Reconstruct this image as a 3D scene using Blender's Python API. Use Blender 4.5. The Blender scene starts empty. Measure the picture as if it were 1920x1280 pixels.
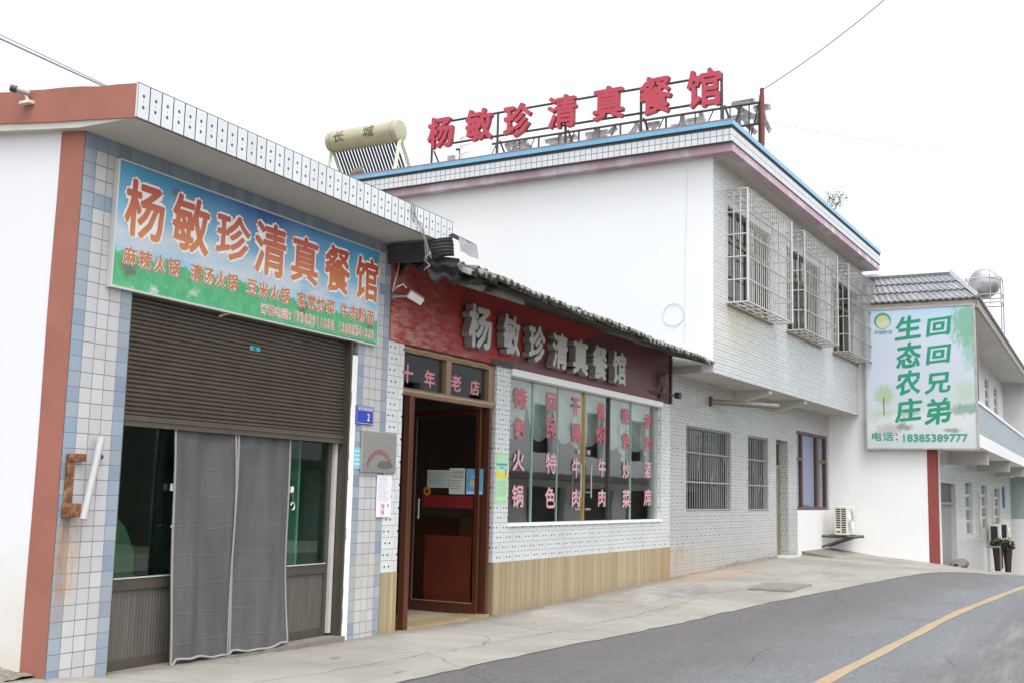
import bpy, bmesh, math, random
from mathutils import Matrix, Vector
random.seed(7)
S = bpy.context.scene
C = S.collection
R = math.radians

# ------------------------------------------------------------------ camera
cam = bpy.data.cameras.new("camera")
camo = bpy.data.objects.new("camera", cam)
C.objects.link(camo)
PITCH, ROLL = R(7.60667), R(1.31589)
fw = Vector((0, math.cos(PITCH), math.sin(PITCH)))
up0 = Vector((0, -math.sin(PITCH), math.cos(PITCH)))
rt0 = Vector((1, 0, 0))
rt = rt0 * math.cos(ROLL) + up0 * math.sin(ROLL)
up = up0 * math.cos(ROLL) - rt0 * math.sin(ROLL)
camo.matrix_world = Matrix(((rt.x, up.x, -fw.x, 0), (rt.y, up.y, -fw.y, 0), (rt.z, up.z, -fw.z, 1.35), (0, 0, 0, 1)))
cam.sensor_width = 36
cam.lens = 39.6636
cam.clip_end = 3000
S.camera = camo

# ------------------------------------------------------------------ sky, sun, exposure
W = bpy.data.worlds.new("World")
S.world = W
W.use_nodes = True
wn = W.node_tree
bg = wn.nodes["Background"]
sky = wn.nodes.new("ShaderNodeTexSky")
sky.sky_type = 'NISHITA'
sky.sun_disc = False
SUN_EL, SUN_AZ = R(66), R(160)          # azimuth measured clockwise from +Y, the sun behind the camera
sky.sun_elevation = SUN_EL
sky.sun_rotation = SUN_AZ
sky.air_density = 1.0
sky.dust_density = 4.0
sky.ozone_density = 1.0
hs = wn.nodes.new("ShaderNodeHueSaturation")
hs.inputs['Saturation'].default_value = 0.24
wn.links.new(sky.outputs[0], hs.inputs['Color'])
wn.links.new(hs.outputs[0], bg.inputs['Color'])
bg.inputs['Strength'].default_value = 0.15
sun = bpy.data.lights.new("sun", 'SUN')
sun.energy = 0.5
sun.angle = R(25)
sun.color = (1.0, 0.97, 0.93)
suno = bpy.data.objects.new("sun", sun)
C.objects.link(suno)
sd = Vector((math.sin(SUN_AZ) * math.cos(SUN_EL), math.cos(SUN_AZ) * math.cos(SUN_EL), math.sin(SUN_EL)))
suno.rotation_euler = (-sd).to_track_quat('-Z', 'Y').to_euler()
S.view_settings.view_transform = 'Standard'
S.view_settings.look = 'None'
S.view_settings.gamma = 1
S.view_settings.use_curve_mapping = False
S.view_settings.exposure = 1.3


# ------------------------------------------------------------------ helpers: frames, meshes, things
class Frame:
    """a street frontage: x runs along it away from the camera, y goes into the building, z up"""
    def __init__(s, ox, oy, a):
        s.a = R(a)
        s.o = Vector((ox, oy, 0))
        s.d = Vector((math.sin(s.a), math.cos(s.a), 0))
        s.n = Vector((-math.cos(s.a), math.sin(s.a), 0))
        s.rz = math.pi / 2 - s.a

    def w(s, p):
        return s.o + s.d * p[0] + s.n * p[1] + Vector((0, 0, p[2]))


F1 = Frame(-3.241, 8.223, 26.961)     # tiled shop with the shutter
FW = Frame(-1.169, 12.297, 28.397)    # restaurant with the red board
F2 = Frame(2.785, 19.610, 30.132)     # two-storey white house
F3 = Frame(8.136, 28.830, 28.0)       # house with the grey roof


class MB:
    def __init__(s):
        s.v, s.f, s.m, s.sm = [], [], [], []

    def add(s, vs, fs, mi=0, smooth=False):
        b = len(s.v)
        s.v += [tuple(v) for v in vs]
        for f in fs:
            s.f.append([b + i for i in f])
            s.m.append(mi)
            s.sm.append(smooth)
        return s

    def box(s, x0, x1, y0, y1, z0, z1, mi=0):
        vs = [(x, y, z) for x in (x0, x1) for y in (y0, y1) for z in (z0, z1)]
        return s.add(vs, [(0, 1, 3, 2), (4, 6, 7, 5), (0, 4, 5, 1), (2, 3, 7, 6), (0, 2, 6, 4), (1, 5, 7, 3)], mi)

    def quad(s, a, b, c, d, mi=0):
        return s.add([a, b, c, d], [(0, 1, 2, 3)], mi)

    def tube(s, p0, p1, r, n=8, r1=None, cap=True, mi=0):
        return s.path([p0, p1], r, n, r1, cap, mi)

    def path(s, pts, r, n=8, r1=None, cap=True, mi=0):
        pts = [Vector(p) for p in pts]
        N = len(pts)
        vs = []
        for i, p in enumerate(pts):
            t = (pts[min(i + 1, N - 1)] - pts[max(i - 1, 0)]).normalized()
            a = t.orthogonal().normalized() if i == 0 else None
            if i == 0:
                u = a
            else:
                u = (pu - t * pu.dot(t)).normalized()
            pu = u
            w = t.cross(u)
            rr = r if r1 is None else r + (r1 - r) * i / (N - 1)
            for k in range(n):
                q = 2 * math.pi * k / n + math.pi / n
                vs.append(p + u * (rr * math.cos(q)) + w * (rr * math.sin(q)))
        fs = []
        for i in range(N - 1):
            for k in range(n):
                fs.append((i * n + k, i * n + (k + 1) % n, (i + 1) * n + (k + 1) % n, (i + 1) * n + k))
        s.add(vs, fs, mi, n > 4)
        if cap:
            s.add(vs[:n], [tuple(range(n))[::-1]], mi)
            s.add(vs[-n:], [tuple(range(n))], mi)
        return s

    def bar(s, p0, p1, w, h=None, mi=0):
        """a square bar between two points"""
        return s.path([p0, p1], (w if h is None else (w + h) / 2) * 0.7071, 4, None, True, mi)

    def grid(s, fn, nu, nv, mi=0, smooth=True):
        vs = [fn(i / nu, j / nv) for i in range(nu + 1) for j in range(nv + 1)]
        fs = [(i * (nv + 1) + j, (i + 1) * (nv + 1) + j, (i + 1) * (nv + 1) + j + 1, i * (nv + 1) + j + 1) for i in range(nu) for j in range(nv)]
        return s.add(vs, fs, mi, smooth)

    def prism(s, poly, fn, w0, w1, mi=0):
        """poly in (u,v), fn maps (u,v,w) to a point"""
        n = len(poly)
        a = [fn(u, v, w0) for u, v in poly]
        b = [fn(u, v, w1) for u, v in poly]
        s.add(a + b, [tuple(range(n)), tuple(range(2 * n - 1, n - 1, -1))] + [(i, i + n, (i + 1) % n + n, (i + 1) % n) for i in range(n)], mi)
        return s

    def ball(s, c, r, n=12, m=8, sq=(1, 1, 1), mi=0):
        return s.grid(lambda a, b: (c[0] + r * sq[0] * math.sin(math.pi * b) * math.cos(2 * math.pi * a), c[1] + r * sq[1] * math.sin(math.pi * b) * math.sin(2 * math.pi * a), c[2] + r * sq[2] * math.cos(math.pi * b)), n, m, mi)

    def wall(s, x0, x1, z0, z1, y0, y1, ops, mi=0, ri=None):
        """a wall in the xz plane from y0 (street) to y1 with rectangular openings (xa,xb,za,zb), no hidden faces"""
        ri = mi if ri is None else ri
        X = sorted({x0, x1, *[min(max(o[i], x0), x1) for o in ops for i in (0, 1)]})
        Z = sorted({z0, z1, *[min(max(o[i], z0), z1) for o in ops for i in (2, 3)]})

        def solid(i, j):
            if i < 0 or j < 0 or i >= len(X) - 1 or j >= len(Z) - 1:
                return False
            cx, cz = (X[i] + X[i + 1]) / 2, (Z[j] + Z[j + 1]) / 2
            return not any(o[0] < cx < o[1] and o[2] < cz < o[3] for o in ops)
        for i in range(len(X) - 1):
            for j in range(len(Z) - 1):
                if not solid(i, j):
                    continue
                a, b, c, d = X[i], X[i + 1], Z[j], Z[j + 1]
                s.quad((a, y0, c), (b, y0, c), (b, y0, d), (a, y0, d), mi)
                s.quad((a, y1, c), (a, y1, d), (b, y1, d), (b, y1, c), mi)
                if not solid(i - 1, j): s.quad((a, y0, c), (a, y0, d), (a, y1, d), (a, y1, c), ri)
                if not solid(i + 1, j): s.quad((b, y0, c), (b, y1, c), (b, y1, d), (b, y0, d), ri)
                if not solid(i, j - 1): s.quad((a, y0, c), (a, y1, c), (b, y1, c), (b, y0, c), ri)
                if not solid(i, j + 1): s.quad((a, y0, d), (b, y0, d), (b, y1, d), (a, y1, d), ri)
        return s

    def make(s, name, mats, parent=None, loc=(0, 0, 0), bevel=0, recalc=True, mw=None):
        me = bpy.data.meshes.new(name)
        L = Vector(loc)
        me.from_pydata([Vector(v) - L for v in s.v], [], s.f)
        mats = mats if isinstance(mats, (list, tuple)) else [mats]
        for m in mats:
            me.materials.append(m)
        me.polygons.foreach_set('material_index', s.m)
        me.polygons.foreach_set('use_smooth', s.sm)
        if recalc:
            bm = bmesh.new()
            bm.from_mesh(me)
            bmesh.ops.recalc_face_normals(bm, faces=bm.faces)
            bm.to_mesh(me)
            bm.free()
        if any(s.sm):
            me.set_sharp_from_angle(angle=R(38))
        o = bpy.data.objects.new(name, me)
        C.objects.link(o)
        if parent is not None:
            o.parent = parent
        if mw is not None:
            o.matrix_world = mw
        if bevel:
            b = o.modifiers.new('bevel', 'BEVEL')
            b.width = bevel
            b.segments = 2
            b.limit_method = 'ANGLE'
        return o


class Thing:
    def __init__(s, name, label, cat, fr, loc=(0, 0, 0), group=None):
        s.loc = loc
        s.fr = fr
        s.e = bpy.data.objects.new(name, None)
        C.objects.link(s.e)
        s.e.empty_display_size = 0.2
        s.e.matrix_world = Matrix.Translation(fr.w(loc)) @ Matrix.Rotation(fr.rz, 4, 'Z')
        s.e['label'] = label
        s.e['category'] = cat
        if group:
            s.e['group'] = group

    def part(s, name, mb, mat, parent=None, bevel=0, label=None, recalc=True):
        o = mb.make(name, mat, parent or s.e, s.loc, bevel, recalc)
        if label:
            o['label'] = label
        return o


def solo(name, label, cat, mb, mat, fr, loc=(0, 0, 0), group=None, bevel=0, recalc=True):
    """a thing that is one mesh"""
    o = mb.make(name, mat, None, loc, bevel, recalc, Matrix.Translation(fr.w(loc)) @ Matrix.Rotation(fr.rz, 4, 'Z'))
    o['label'] = label
    o['category'] = cat
    if group:
        o['group'] = group
    return o


def copy_tree(o, parent=None):
    c = o.copy()
    C.objects.link(c)
    if parent is not None:
        c.parent = parent
    for ch in list(o.children):
        copy_tree(ch, c)
    return c


_tc = {}
def glyphs(s, bold=0.0, res=2):
    k = (s, bold, res)
    if k not in _tc:
        c = bpy.data.curves.new('lettering', 'FONT')
        c.body = s
        c.size = 1
        c.offset = bold
        c.resolution_u = res
        o = bpy.data.objects.new('lettering', c)
        C.objects.link(o)
        me = bpy.data.meshes.new_from_object(o.evaluated_get(bpy.context.evaluated_depsgraph_get()))
        vs = [(v.co.x, v.co.y) for v in me.vertices]
        fs = [list(p.vertices) for p in me.polygons]
        bpy.data.objects.remove(o)
        bpy.data.curves.remove(c)
        bpy.data.meshes.remove(me)
        _tc[k] = (vs, fs)
    return _tc[k]


def letter(mb, s, box, fn, w0=0.0, w1=None, bold=0.02, mi=0, em=True, shear=0.0, ref=None, side_mi=None):
    """fill the box (u0,u1,v0,v1) with a text; fn maps (u,v,w) to a point; w1 set = extruded solid"""
    u0, u1, v0, v1 = box
    if bold > 0:
        # heavier strokes: the outline laid down several times, spread round the centre in very thin layers
        bu, bv = bold * .62 * ((u1 - u0) / max(1, len(s))), bold * .62 * (v1 - v0)
        inner = (u0 + bu, u1 - bu, v0 + bv, v1 - bv)
        dirs = [(0, 0)] + [(math.cos(q * math.pi / 4), math.sin(q * math.pi / 4)) for q in range(8)]
        for i, (cx, cy) in enumerate(dirs):
            f2 = (lambda u, v, w, cx=cx, cy=cy: fn(u + bu * cx, v + bv * cy, w))
            e = .00018 * i
            letter(mb, s, inner, f2, w0 + (e if w1 is None else 0), None if w1 is None else w1 + e, 0, mi, em, shear, ref, side_mi)
        return mb
    vs, fs = glyphs(s, 0)
    rv = glyphs(ref, 0)[0] if ref else vs
    ax, bx = min(v[0] for v in rv), max(v[0] for v in rv)
    ay, by = min(v[1] for v in rv), max(v[1] for v in rv)
    P = []
    for x, y in vs:
        t, q = (x - ax) / (bx - ax), (y - ay) / (by - ay)
        P.append((u0 + (u1 - u0) * t + shear * (q - .5), v0 + (v1 - v0) * q))
    if w1 is None:
        mb.add([fn(u, v, w0) for u, v in P], fs, mi)
        return mb
    n = len(P)
    mb.add([fn(u, v, w1) for u, v in P], fs, mi)
    mb.add([fn(u, v, w0) for u, v in P], [f[::-1] for f in fs], mi)
    cnt = {}
    for f in fs:
        for i in range(len(f)):
            a, b = f[i], f[(i + 1) % len(f)]
            k = (min(a, b), max(a, b))
            cnt[k] = None if k in cnt else (a, b)
    side = [e for e in cnt.values() if e]
    mb.add([fn(u, v, w0) for u, v in P] + [fn(u, v, w1) for u, v in P], [(a, b, b + n, a + n) for a, b in side], mi if side_mi is None else side_mi)
    return mb


# ------------------------------------------------------------------ helpers: materials
class G:
    def __init__(s, name):
        s.mat = bpy.data.materials.new(name)
        s.mat.use_nodes = True
        s.nt = s.mat.node_tree
        s.b = s.nt.nodes['Principled BSDF']
        s.tc = None

    def put(s, sock, v):
        if v is None:
            return
        if isinstance(v, bpy.types.NodeSocket):
            s.nt.links.new(v, sock)
        elif isinstance(v, (tuple, list)):
            sock.default_value = (*v, 1.0) if len(v) == 3 and len(sock.default_value) == 4 else v
        else:
            try:
                sock.default_value = v
            except (TypeError, ValueError):
                sock.default_value = (v, v, v, 1) if len(sock.default_value) == 4 else (v, v, v)

    def m(s, op, a, b=None, c=None, clamp=False):
        n = s.nt.nodes.new('ShaderNodeMath')
        n.operation = op
        n.use_clamp = clamp
        for i, v in enumerate((a, b, c)):
            s.put(n.inputs[i], v)
        return n.outputs[0]

    def co(s, which='Object'):
        if s.tc is None:
            s.tc = s.nt.nodes.new('ShaderNodeTexCoord')
        return s.tc.outputs[which]

    def xyz(s, v=None):
        n = s.nt.nodes.new('ShaderNodeSeparateXYZ')
        s.put(n.inputs[0], s.co() if v is None else v)
        return n.outputs

    def vec(s, x=0.0, y=0.0, z=0.0):
        n = s.nt.nodes.new('ShaderNodeCombineXYZ')
        for i, v in enumerate((x, y, z)):
            s.put(n.inputs[i], v)
        return n.outputs[0]

    def scale(s, v, sc):
        n = s.nt.nodes.new('ShaderNodeMapping')
        s.put(n.inputs['Vector'], v)
        n.inputs['Scale'].default_value = sc
        return n.outputs[0]

    def noise(s, scale, detail=4, rough=0.55, vec=None, dist=0.0, out=0):
        n = s.nt.nodes.new('ShaderNodeTexNoise')
        s.put(n.inputs['Vector'], s.co() if vec is None else vec)
        n.inputs['Scale'].default_value = scale
        n.inputs['Detail'].default_value = detail
        n.inputs['Roughness'].default_value = rough
        n.inputs['Distortion'].default_value = dist
        return n.outputs[out]

    def white(s, vec):
        n = s.nt.nodes.new('ShaderNodeTexWhiteNoise')
        s.put(n.inputs['Vector'], vec)
        return n.outputs['Value']

    def voro(s, scale, feature='DISTANCE_TO_EDGE', vec=None):
        n = s.nt.nodes.new('ShaderNodeTexVoronoi')
        n.feature = feature
        s.put(n.inputs['Vector'], s.co() if vec is None else vec)
        n.inputs['Scale'].default_value = scale
        return n.outputs['Distance']

    def ramp(s, f, stops, interp='LINEAR'):
        n = s.nt.nodes.new('ShaderNodeValToRGB')
        s.put(n.inputs[0], f)
        cr = n.color_ramp
        cr.interpolation = interp
        while len(cr.elements) < len(stops):
            cr.elements.new(0.5)
        for e, (p, c) in zip(cr.elements, stops):
            e.position = p
            e.color = (*c, 1) if isinstance(c, (tuple, list)) else (c, c, c, 1)
        return n.outputs[0]

    def mapr(s, v, a, b, c=0.0, d=1.0):
        n = s.nt.nodes.new('ShaderNodeMapRange')
        s.put(n.inputs[0], v)
        for i, q in enumerate((a, b, c, d)):
            n.inputs[i + 1].default_value = q
        return n.outputs[0]

    def mix(s, f, a, b, mode='MIX'):
        n = s.nt.nodes.new('ShaderNodeMix')
        n.data_type = 'RGBA'
        n.blend_type = mode
        s.put(n.inputs[0], f)
        s.put(n.inputs[6], a)
        s.put(n.inputs[7], b)
        return n.outputs[2]

    def bump(s, h, strength=0.3, dist=0.01):
        n = s.nt.nodes.new('ShaderNodeBump')
        n.inputs['Strength'].default_value = strength
        n.inputs['Distance'].default_value = dist
        s.put(n.inputs['Height'], h)
        s.nt.links.new(n.outputs[0], s.b.inputs['Normal'])

    def out(s, col=None, rough=0.6, metal=0.0, spec=None):
        s.put(s.b.inputs['Base Color'], col)
        s.put(s.b.inputs['Roughness'], rough)
        s.put(s.b.inputs['Metallic'], metal)
        if spec is not None:
            s.b.inputs['Specular IOR Level'].default_value = spec
        return s.mat


_mats = {}
def plain(name, col, rough=0.6, metal=0.0, var=0.12, scale=4.0, bump=0.0, spec=None):
    """a surface with soft uneven patches and fine grain"""
    if name in _mats:
        return _mats[name]
    g = G(name)
    n = g.noise(scale, 6, 0.6)
    f = g.noise(scale * 11, 3, 0.6)
    k = g.m('ADD', g.mapr(n, 0.25, 0.75, 1 - var, 1 + var * 0.6), g.mapr(f, 0.3, 0.7, -var * .3, var * .3))
    c = g.mix(1.0, col, g.vec(k, k, k), 'MULTIPLY')
    if bump:
        g.bump(g.m('ADD', n, g.m('MULTIPLY', f, 0.5)), bump, 0.01)
    dr_ = .08 if rough > .4 else .012
    _mats[name] = g.out(c, g.mapr(f, 0.2, 0.8, max(0, rough - dr_), min(1, rough + dr_)), metal, spec)
    return _mats[name]


def glass(name, tint, rough=0.02, refl=1.0, f0=0.05):
    if name in _mats:
        return _mats[name]
    g = G(name)
    nt = g.nt
    nt.nodes.remove(g.b)
    out = nt.nodes['Material Output']
    tr = nt.nodes.new('ShaderNodeBsdfTransparent')
    tr.inputs[0].default_value = (*tint, 1)
    gl = nt.nodes.new('ShaderNodeBsdfGlossy')
    gl.inputs['Roughness'].default_value = rough
    gl.inputs[0].default_value = (refl, refl, refl, 1)
    lw = nt.nodes.new('ShaderNodeLayerWeight')
    lw.inputs['Blend'].default_value = 0.5
    schlick = g.m('ADD', f0, g.m('MULTIPLY', g.m('POWER', lw.outputs['Facing'], 5.0), 1 - f0))
    bp = nt.nodes.new('ShaderNodeBump')
    bp.inputs['Strength'].default_value = 0.05
    bp.inputs['Distance'].default_value = 0.02
    nz = g.noise(1.3, 2)
    nt.links.new(nz, bp.inputs['Height'])
    nt.links.new(bp.outputs[0], gl.inputs['Normal'])
    mx = nt.nodes.new('ShaderNodeMixShader')
    nt.links.new(schlick, mx.inputs[0])
    nt.links.new(tr.outputs[0], mx.inputs[1])
    nt.links.new(gl.outputs[0], mx.inputs[2])
    nt.links.new(mx.outputs[0], out.inputs[0])
    _mats[name] = g.mat
    return g.mat


def tile_mat(name, tw, th, base, grout, gw=0.006, u0=0.0, v0=0.0, bond=0.0, motif=None, blue=None, var=0.07, stains=(), warm=0.0, rough=0.25):
    g = G(name)
    x, y, z = g.xyz()
    nx = g.xyz(g.co('Normal'))[0]
    side = g.m('GREATER_THAN', g.m('ABSOLUTE', nx), 0.6)
    u = g.m('ADD', g.m('MULTIPLY', x, g.m('SUBTRACT', 1.0, side)), g.m('MULTIPLY', y, side))
    uu = g.m('DIVIDE', g.m('SUBTRACT', u, u0), tw)
    vv = g.m('DIVIDE', g.m('SUBTRACT', z, v0), th)
    iv = g.m('FLOOR', vv)
    if bond:
        uu = g.m('ADD', uu, g.m('MULTIPLY', g.m('MODULO', g.m('ABSOLUTE', iv), 2.0), bond))
    iu = g.m('FLOOR', uu)
    fu, fv = g.m('SUBTRACT', uu, iu), g.m('SUBTRACT', vv, iv)
    eu = g.m('MULTIPLY', g.m('MINIMUM', fu, g.m('SUBTRACT', 1.0, fu)), tw)
    ev = g.m('MULTIPLY', g.m('MINIMUM', fv, g.m('SUBTRACT', 1.0, fv)), th)
    edge = g.m('MINIMUM', eu, ev)
    joint = g.m('LESS_THAN', edge, gw / 2)
    rnd = g.white(g.vec(iu, iv, 3.7))
    col = base
    if blue:
        mask = None
        for kind, val in blue:
            q = g.m('LESS_THAN', g.m('ABSOLUTE', g.m('SUBTRACT', iu if kind == 'col' else iv, float(val))), 0.3)
            mask = q if mask is None else g.m('MAXIMUM', mask, q)
        bl = g.mix(g.white(g.vec(iu, iv, 9.1)), (0.185, 0.25, 0.36), (0.235, 0.32, 0.40))
        col = g.mix(mask, base, bl)
    if warm:
        col = g.mix(g.m('MULTIPLY', g.white(g.vec(iv, iu, 5.3)), warm), col, (base[0], base[1] * .93, base[2] * .80))
    k = g.mapr(rnd, 0, 1, 1 - var, 1 + var * .5)
    col = g.mix(1.0, col, g.vec(k, k, k), 'MULTIPLY')
    if motif:
        au, av, L, H = (fu, fv, tw, th) if motif == 'h' else (fv, fu, th, tw)
        dv = g.m('MULTIPLY', g.m('ABSOLUTE', g.m('SUBTRACT', av, 0.5)), H)
        m = None
        for cu, ru, rv in ((0.34, .018, .016), (0.66, .018, .016), (0.5, .006, .006)):
            du = g.m('MULTIPLY', g.m('ABSOLUTE', g.m('SUBTRACT', au, cu)), L)
            q = g.m('LESS_THAN', g.m('ADD', g.m('DIVIDE', du, ru), g.m('DIVIDE', dv, rv)), 1.0)
            m = q if m is None else g.m('MAXIMUM', m, q)
        col = g.mix(m, col, (0.05, 0.065, 0.07))
        # thin grey oval drawn round the two diamonds
        du = g.m('DIVIDE', g.m('MULTIPLY', g.m('SUBTRACT', au, 0.5), L), L * .38)
        rr = g.m('SQRT', g.m('ADD', g.m('MULTIPLY', du, du), g.m('POWER', g.m('DIVIDE', dv, H * .36), 2.0)))
        ring = g.m('LESS_THAN', g.m('ABSOLUTE', g.m('SUBTRACT', rr, 1.0)), 0.06)
        col = g.mix(g.m('MULTIPLY', ring, 0.2), col, (0.36, 0.42, 0.44))
    dn = g.noise(1.1, 5, .62)
    jc = g.mix(dn, grout, tuple(c * 1.5 for c in grout))
    col = g.mix(joint, col, jc)
    dirt = g.noise(2.3, 7, .65, g.scale(g.co(), (1.4, 1.4, .35)))
    col = g.mix(g.mapr(dirt, .52, .8, 0, .30), col, (0.34, 0.32, 0.28))
    for (xa, xb, za, zb, sc, amt, nsc) in stains:
        w = (xb - xa) * .25
        mx = g.m('MULTIPLY', g.mapr(x, xa - w, xa + w), g.mapr(x, xb - w, xb + w, 1, 0))
        h = (zb - za)
        mz = g.m('MULTIPLY', g.mapr(z, za, za + h * .5), g.mapr(z, zb - h * .06, zb, 1, 0))
        nn = g.mapr(g.noise(nsc, 5, .65, g.scale(g.co(), (2.5, 1, .5))), .38, .66)
        col = g.mix(g.m('MULTIPLY', g.m('MULTIPLY', mx, mz), g.m('MULTIPLY', nn, amt)), col, sc)
    g.bump(g.mapr(edge, 0, gw, 0, 1), 0.25, 0.004)
    return g.out(col, g.mix(joint, rough, 0.8), 0.0)


WHITE = plain('white_plaster', (0.80, 0.80, 0.80), 0.85, var=.05, scale=.9)
LIME = plain('limewash', (0.78, 0.78, 0.77), 0.9, var=.10, scale=6)
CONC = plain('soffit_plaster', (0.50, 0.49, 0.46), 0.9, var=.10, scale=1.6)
BROWNP = plain('brown_paint', (0.30, 0.115, 0.085), 0.8, var=.14, scale=2.2)
REDP = plain('red_brown_paint', (0.26, 0.055, 0.045), 0.75, var=.12, scale=3)
BRONZE = plain('bronze_aluminium', (0.085, 0.075, 0.062), 0.4, .3, var=.15, scale=7)
DARK = plain('dark_interior', (0.05, 0.045, 0.042), 0.9)
DARKRED = plain('dark_red_interior', (0.10, 0.035, 0.03), 0.8)
STEEL = plain('grey_steel', (0.42, 0.42, 0.41), 0.4, .7, var=.15, scale=9)
ALU = plain('pale_aluminium', (0.62, 0.63, 0.62), 0.42, .4, var=.08, scale=8)
BLACKM = plain('black_metal', (0.03, 0.03, 0.03), 0.5)
WHITEPL = plain('white_plastic', (0.78, 0.79, 0.78), 0.4, var=.05)
CREAM = plain('cream_metal', (0.66, 0.64, 0.56), 0.5, var=.06)
BARW = plain('white_painted_bar', (0.52, 0.515, 0.50), 0.5, var=.16, scale=12)
BARG = plain('grey_painted_bar', (0.30, 0.30, 0.29), 0.55, var=.16, scale=12)
COPPER = plain('copper_frame', (0.33, 0.225, 0.14), 0.3, .55, var=.06, scale=3)
JAMB = plain('dark_copper_jamb', (.13, .05, .028), .25, .5, var=.05, scale=2)
WOODRED = plain('red_brown_frame', (0.085, 0.026, 0.014), 0.25, .2, var=.07, scale=2)
RUSTP = plain('rusty_brown_pole', (0.16, 0.045, 0.035), 0.8, var=.3, scale=10)
WIREB = plain('black_cable', (0.03, 0.03, 0.035), 0.6)
WIREG = plain('grey_cable', (0.35, 0.35, 0.36), 0.6)

# ------------------------------------------------------------------ ground, road, pavement
RS = [(-60, .25), (-30, .14), (-14, .02), (-8, -.02), (-4.5, -.06), (-2, -.11), (0, -.14), (2, -.15), (3.5, -.125), (5.5, -.085), (8.3, -.03), (10.5, .01), (12.6, .045), (15, -.07), (17, -.21), (19, -.37), (22, -.57), (25, -.77), (31, -1.15), (44, -1.95), (80, -4.2), (160, -9)]
FS = [(-60, .3), (-14, .06), (-6, .0), (-4.5, -.02), (-4, -.085), (-.5, -.145), (2.1, -.15), (8.3, -.03), (14.4, .085), (17, .11), (18.75, .12), (19.3, -.19), (23, -.36), (31, -.86), (44, -1.65), (80, -4), (160, -9)]
ET = [(-60, -2.4), (-10, -2.05), (-2.9, -1.985), (-1.8, -1.94), (.3, -1.95), (2.8, -2.18), (5.5, -2.457), (8.3, -2.92), (10.9, -3.30), (12.2, -3.56), (15, -4.1), (19, -4.7), (25, -5.5), (44, -8.4), (80, -15), (160, -33)]
CT = [(-60, -5.2), (-10, -4.72), (-.66, -4.645), (1.66, -4.672), (5.5, -4.862), (10.3, -5.367), (12.6, -5.76), (16, -6.4), (19, -6.95), (25, -8), (44, -11), (80, -18), (160, -36)]


def lin(T, s):
    for (a, p), (b, q) in zip(T, T[1:]):
        if s <= b:
            return p + (q - p) * max(0, (s - a)) / (b - a)
    return T[-1][1]


def sm(T, s):
    return sum(lin(T, s + d) for d in (-.9, -.45, 0, .45, .9)) / 5


ST = [-60, -40, -25, -14, -10] + [-8 + .5 * i for i in range(61)] + [23, 24, 25, 27, 29, 31, 34, 38, 44, 55, 80, 120, 160]


def strip(name, mat, tfun, zfun, nt, lift=0.0, st=ST):
    mb = MB()
    vs = []
    for s_ in st:
        for j in range(nt + 1):
            t = tfun(s_, j / nt)
            vs.append((s_, t, zfun(s_, t, j / nt) + lift))
    fs = [(i * (nt + 1) + j, (i + 1) * (nt + 1) + j, (i + 1) * (nt + 1) + j + 1, i * (nt + 1) + j + 1) for i in range(len(st) - 1) for j in range(nt)]
    mb.add(vs, fs, 0, True)
    o = mb.make(name, mat, mw=Matrix.Translation(FW.w((0, 0, 0))) @ Matrix.Rotation(FW.rz, 4, 'Z'))
    if o.data.polygons[0].normal.z < 0:
        o.data.flip_normals()
    o['kind'] = 'structure'
    return o


def asphalt():
    g = G('worn_asphalt')
    x, y, z = g.xyz()
    tone = g.noise(.35, 5, .6, g.scale(g.co(), (.35, 1.6, 1)))
    agg = g.noise(48, 4, .75)
    spk = g.voro(95, 'F1')
    # pale worn band that follows the middle of the road
    s2 = g.m('MULTIPLY', g.m('MAXIMUM', g.m('SUBTRACT', x, 1.0), 0.0), g.m('MAXIMUM', g.m('SUBTRACT', x, 1.0), 0.0))
    c = g.m('SUBTRACT', g.m('ADD', y, g.m('MULTIPLY', s2, 0.0083)), -4.66)
    wob = g.m('ADD', c, g.mapr(g.noise(.5, 3), .3, .7, -.35, .35))
    band = g.mapr(g.m('ABSOLUTE', wob), .35, 1.15, 1, 0)
    track = g.mapr(g.m('ABSOLUTE', g.m('ADD', wob, 2.4)), .2, .9, 1, 0)
    k = g.m('ADD', g.mapr(tone, .3, .7, .098, .128), g.m('MULTIPLY', band, .036))
    k = g.m('SUBTRACT', k, g.m('MULTIPLY', track, .012))
    k = g.m('MULTIPLY', k, g.mapr(agg, .28, .72, .50, 1.5))
    k = g.m('MULTIPLY', k, g.mapr(g.noise(13, 5, .75), .3, .7, .78, 1.22))
    k = g.m('MULTIPLY', k, g.mapr(spk, 0, .6, 1.3, .8))
    col = g.mix(band, g.vec(k, g.m('MULTIPLY', k, .985), g.m('MULTIPLY', k, .99)), g.vec(g.m('MULTIPLY', k, .95), k, g.m('MULTIPLY', k, 1.06)))
    lng = g.noise(1.6, 5, .65, g.scale(g.co(), (.25, 3.2, 1)))
    streak = g.mapr(lng, .5, .72, 0, .5)
    col = g.mix(g.m('MULTIPLY', streak, g.mapr(y, -5.0, -5.6)), col, (.24, .24, .24))
    oil = g.mapr(g.noise(.8, 5, .7), .60, .70, 0, .35)
    col = g.mix(oil, col, (.065, .065, .067))
    crack = g.mapr(g.voro(.42, vec=g.mix(.16, g.co(), g.noise(1.6, 4, out=1))), 0, .006, 1, 0)
    col = g.mix(g.m('MULTIPLY', crack, g.mapr(g.noise(.22, 2), .46, .54, 0, .7)), col, (.04, .04, .04))
    g.bump(g.m('ADD', agg, spk), .5, .006)
    return g.out(col, .72)


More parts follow.
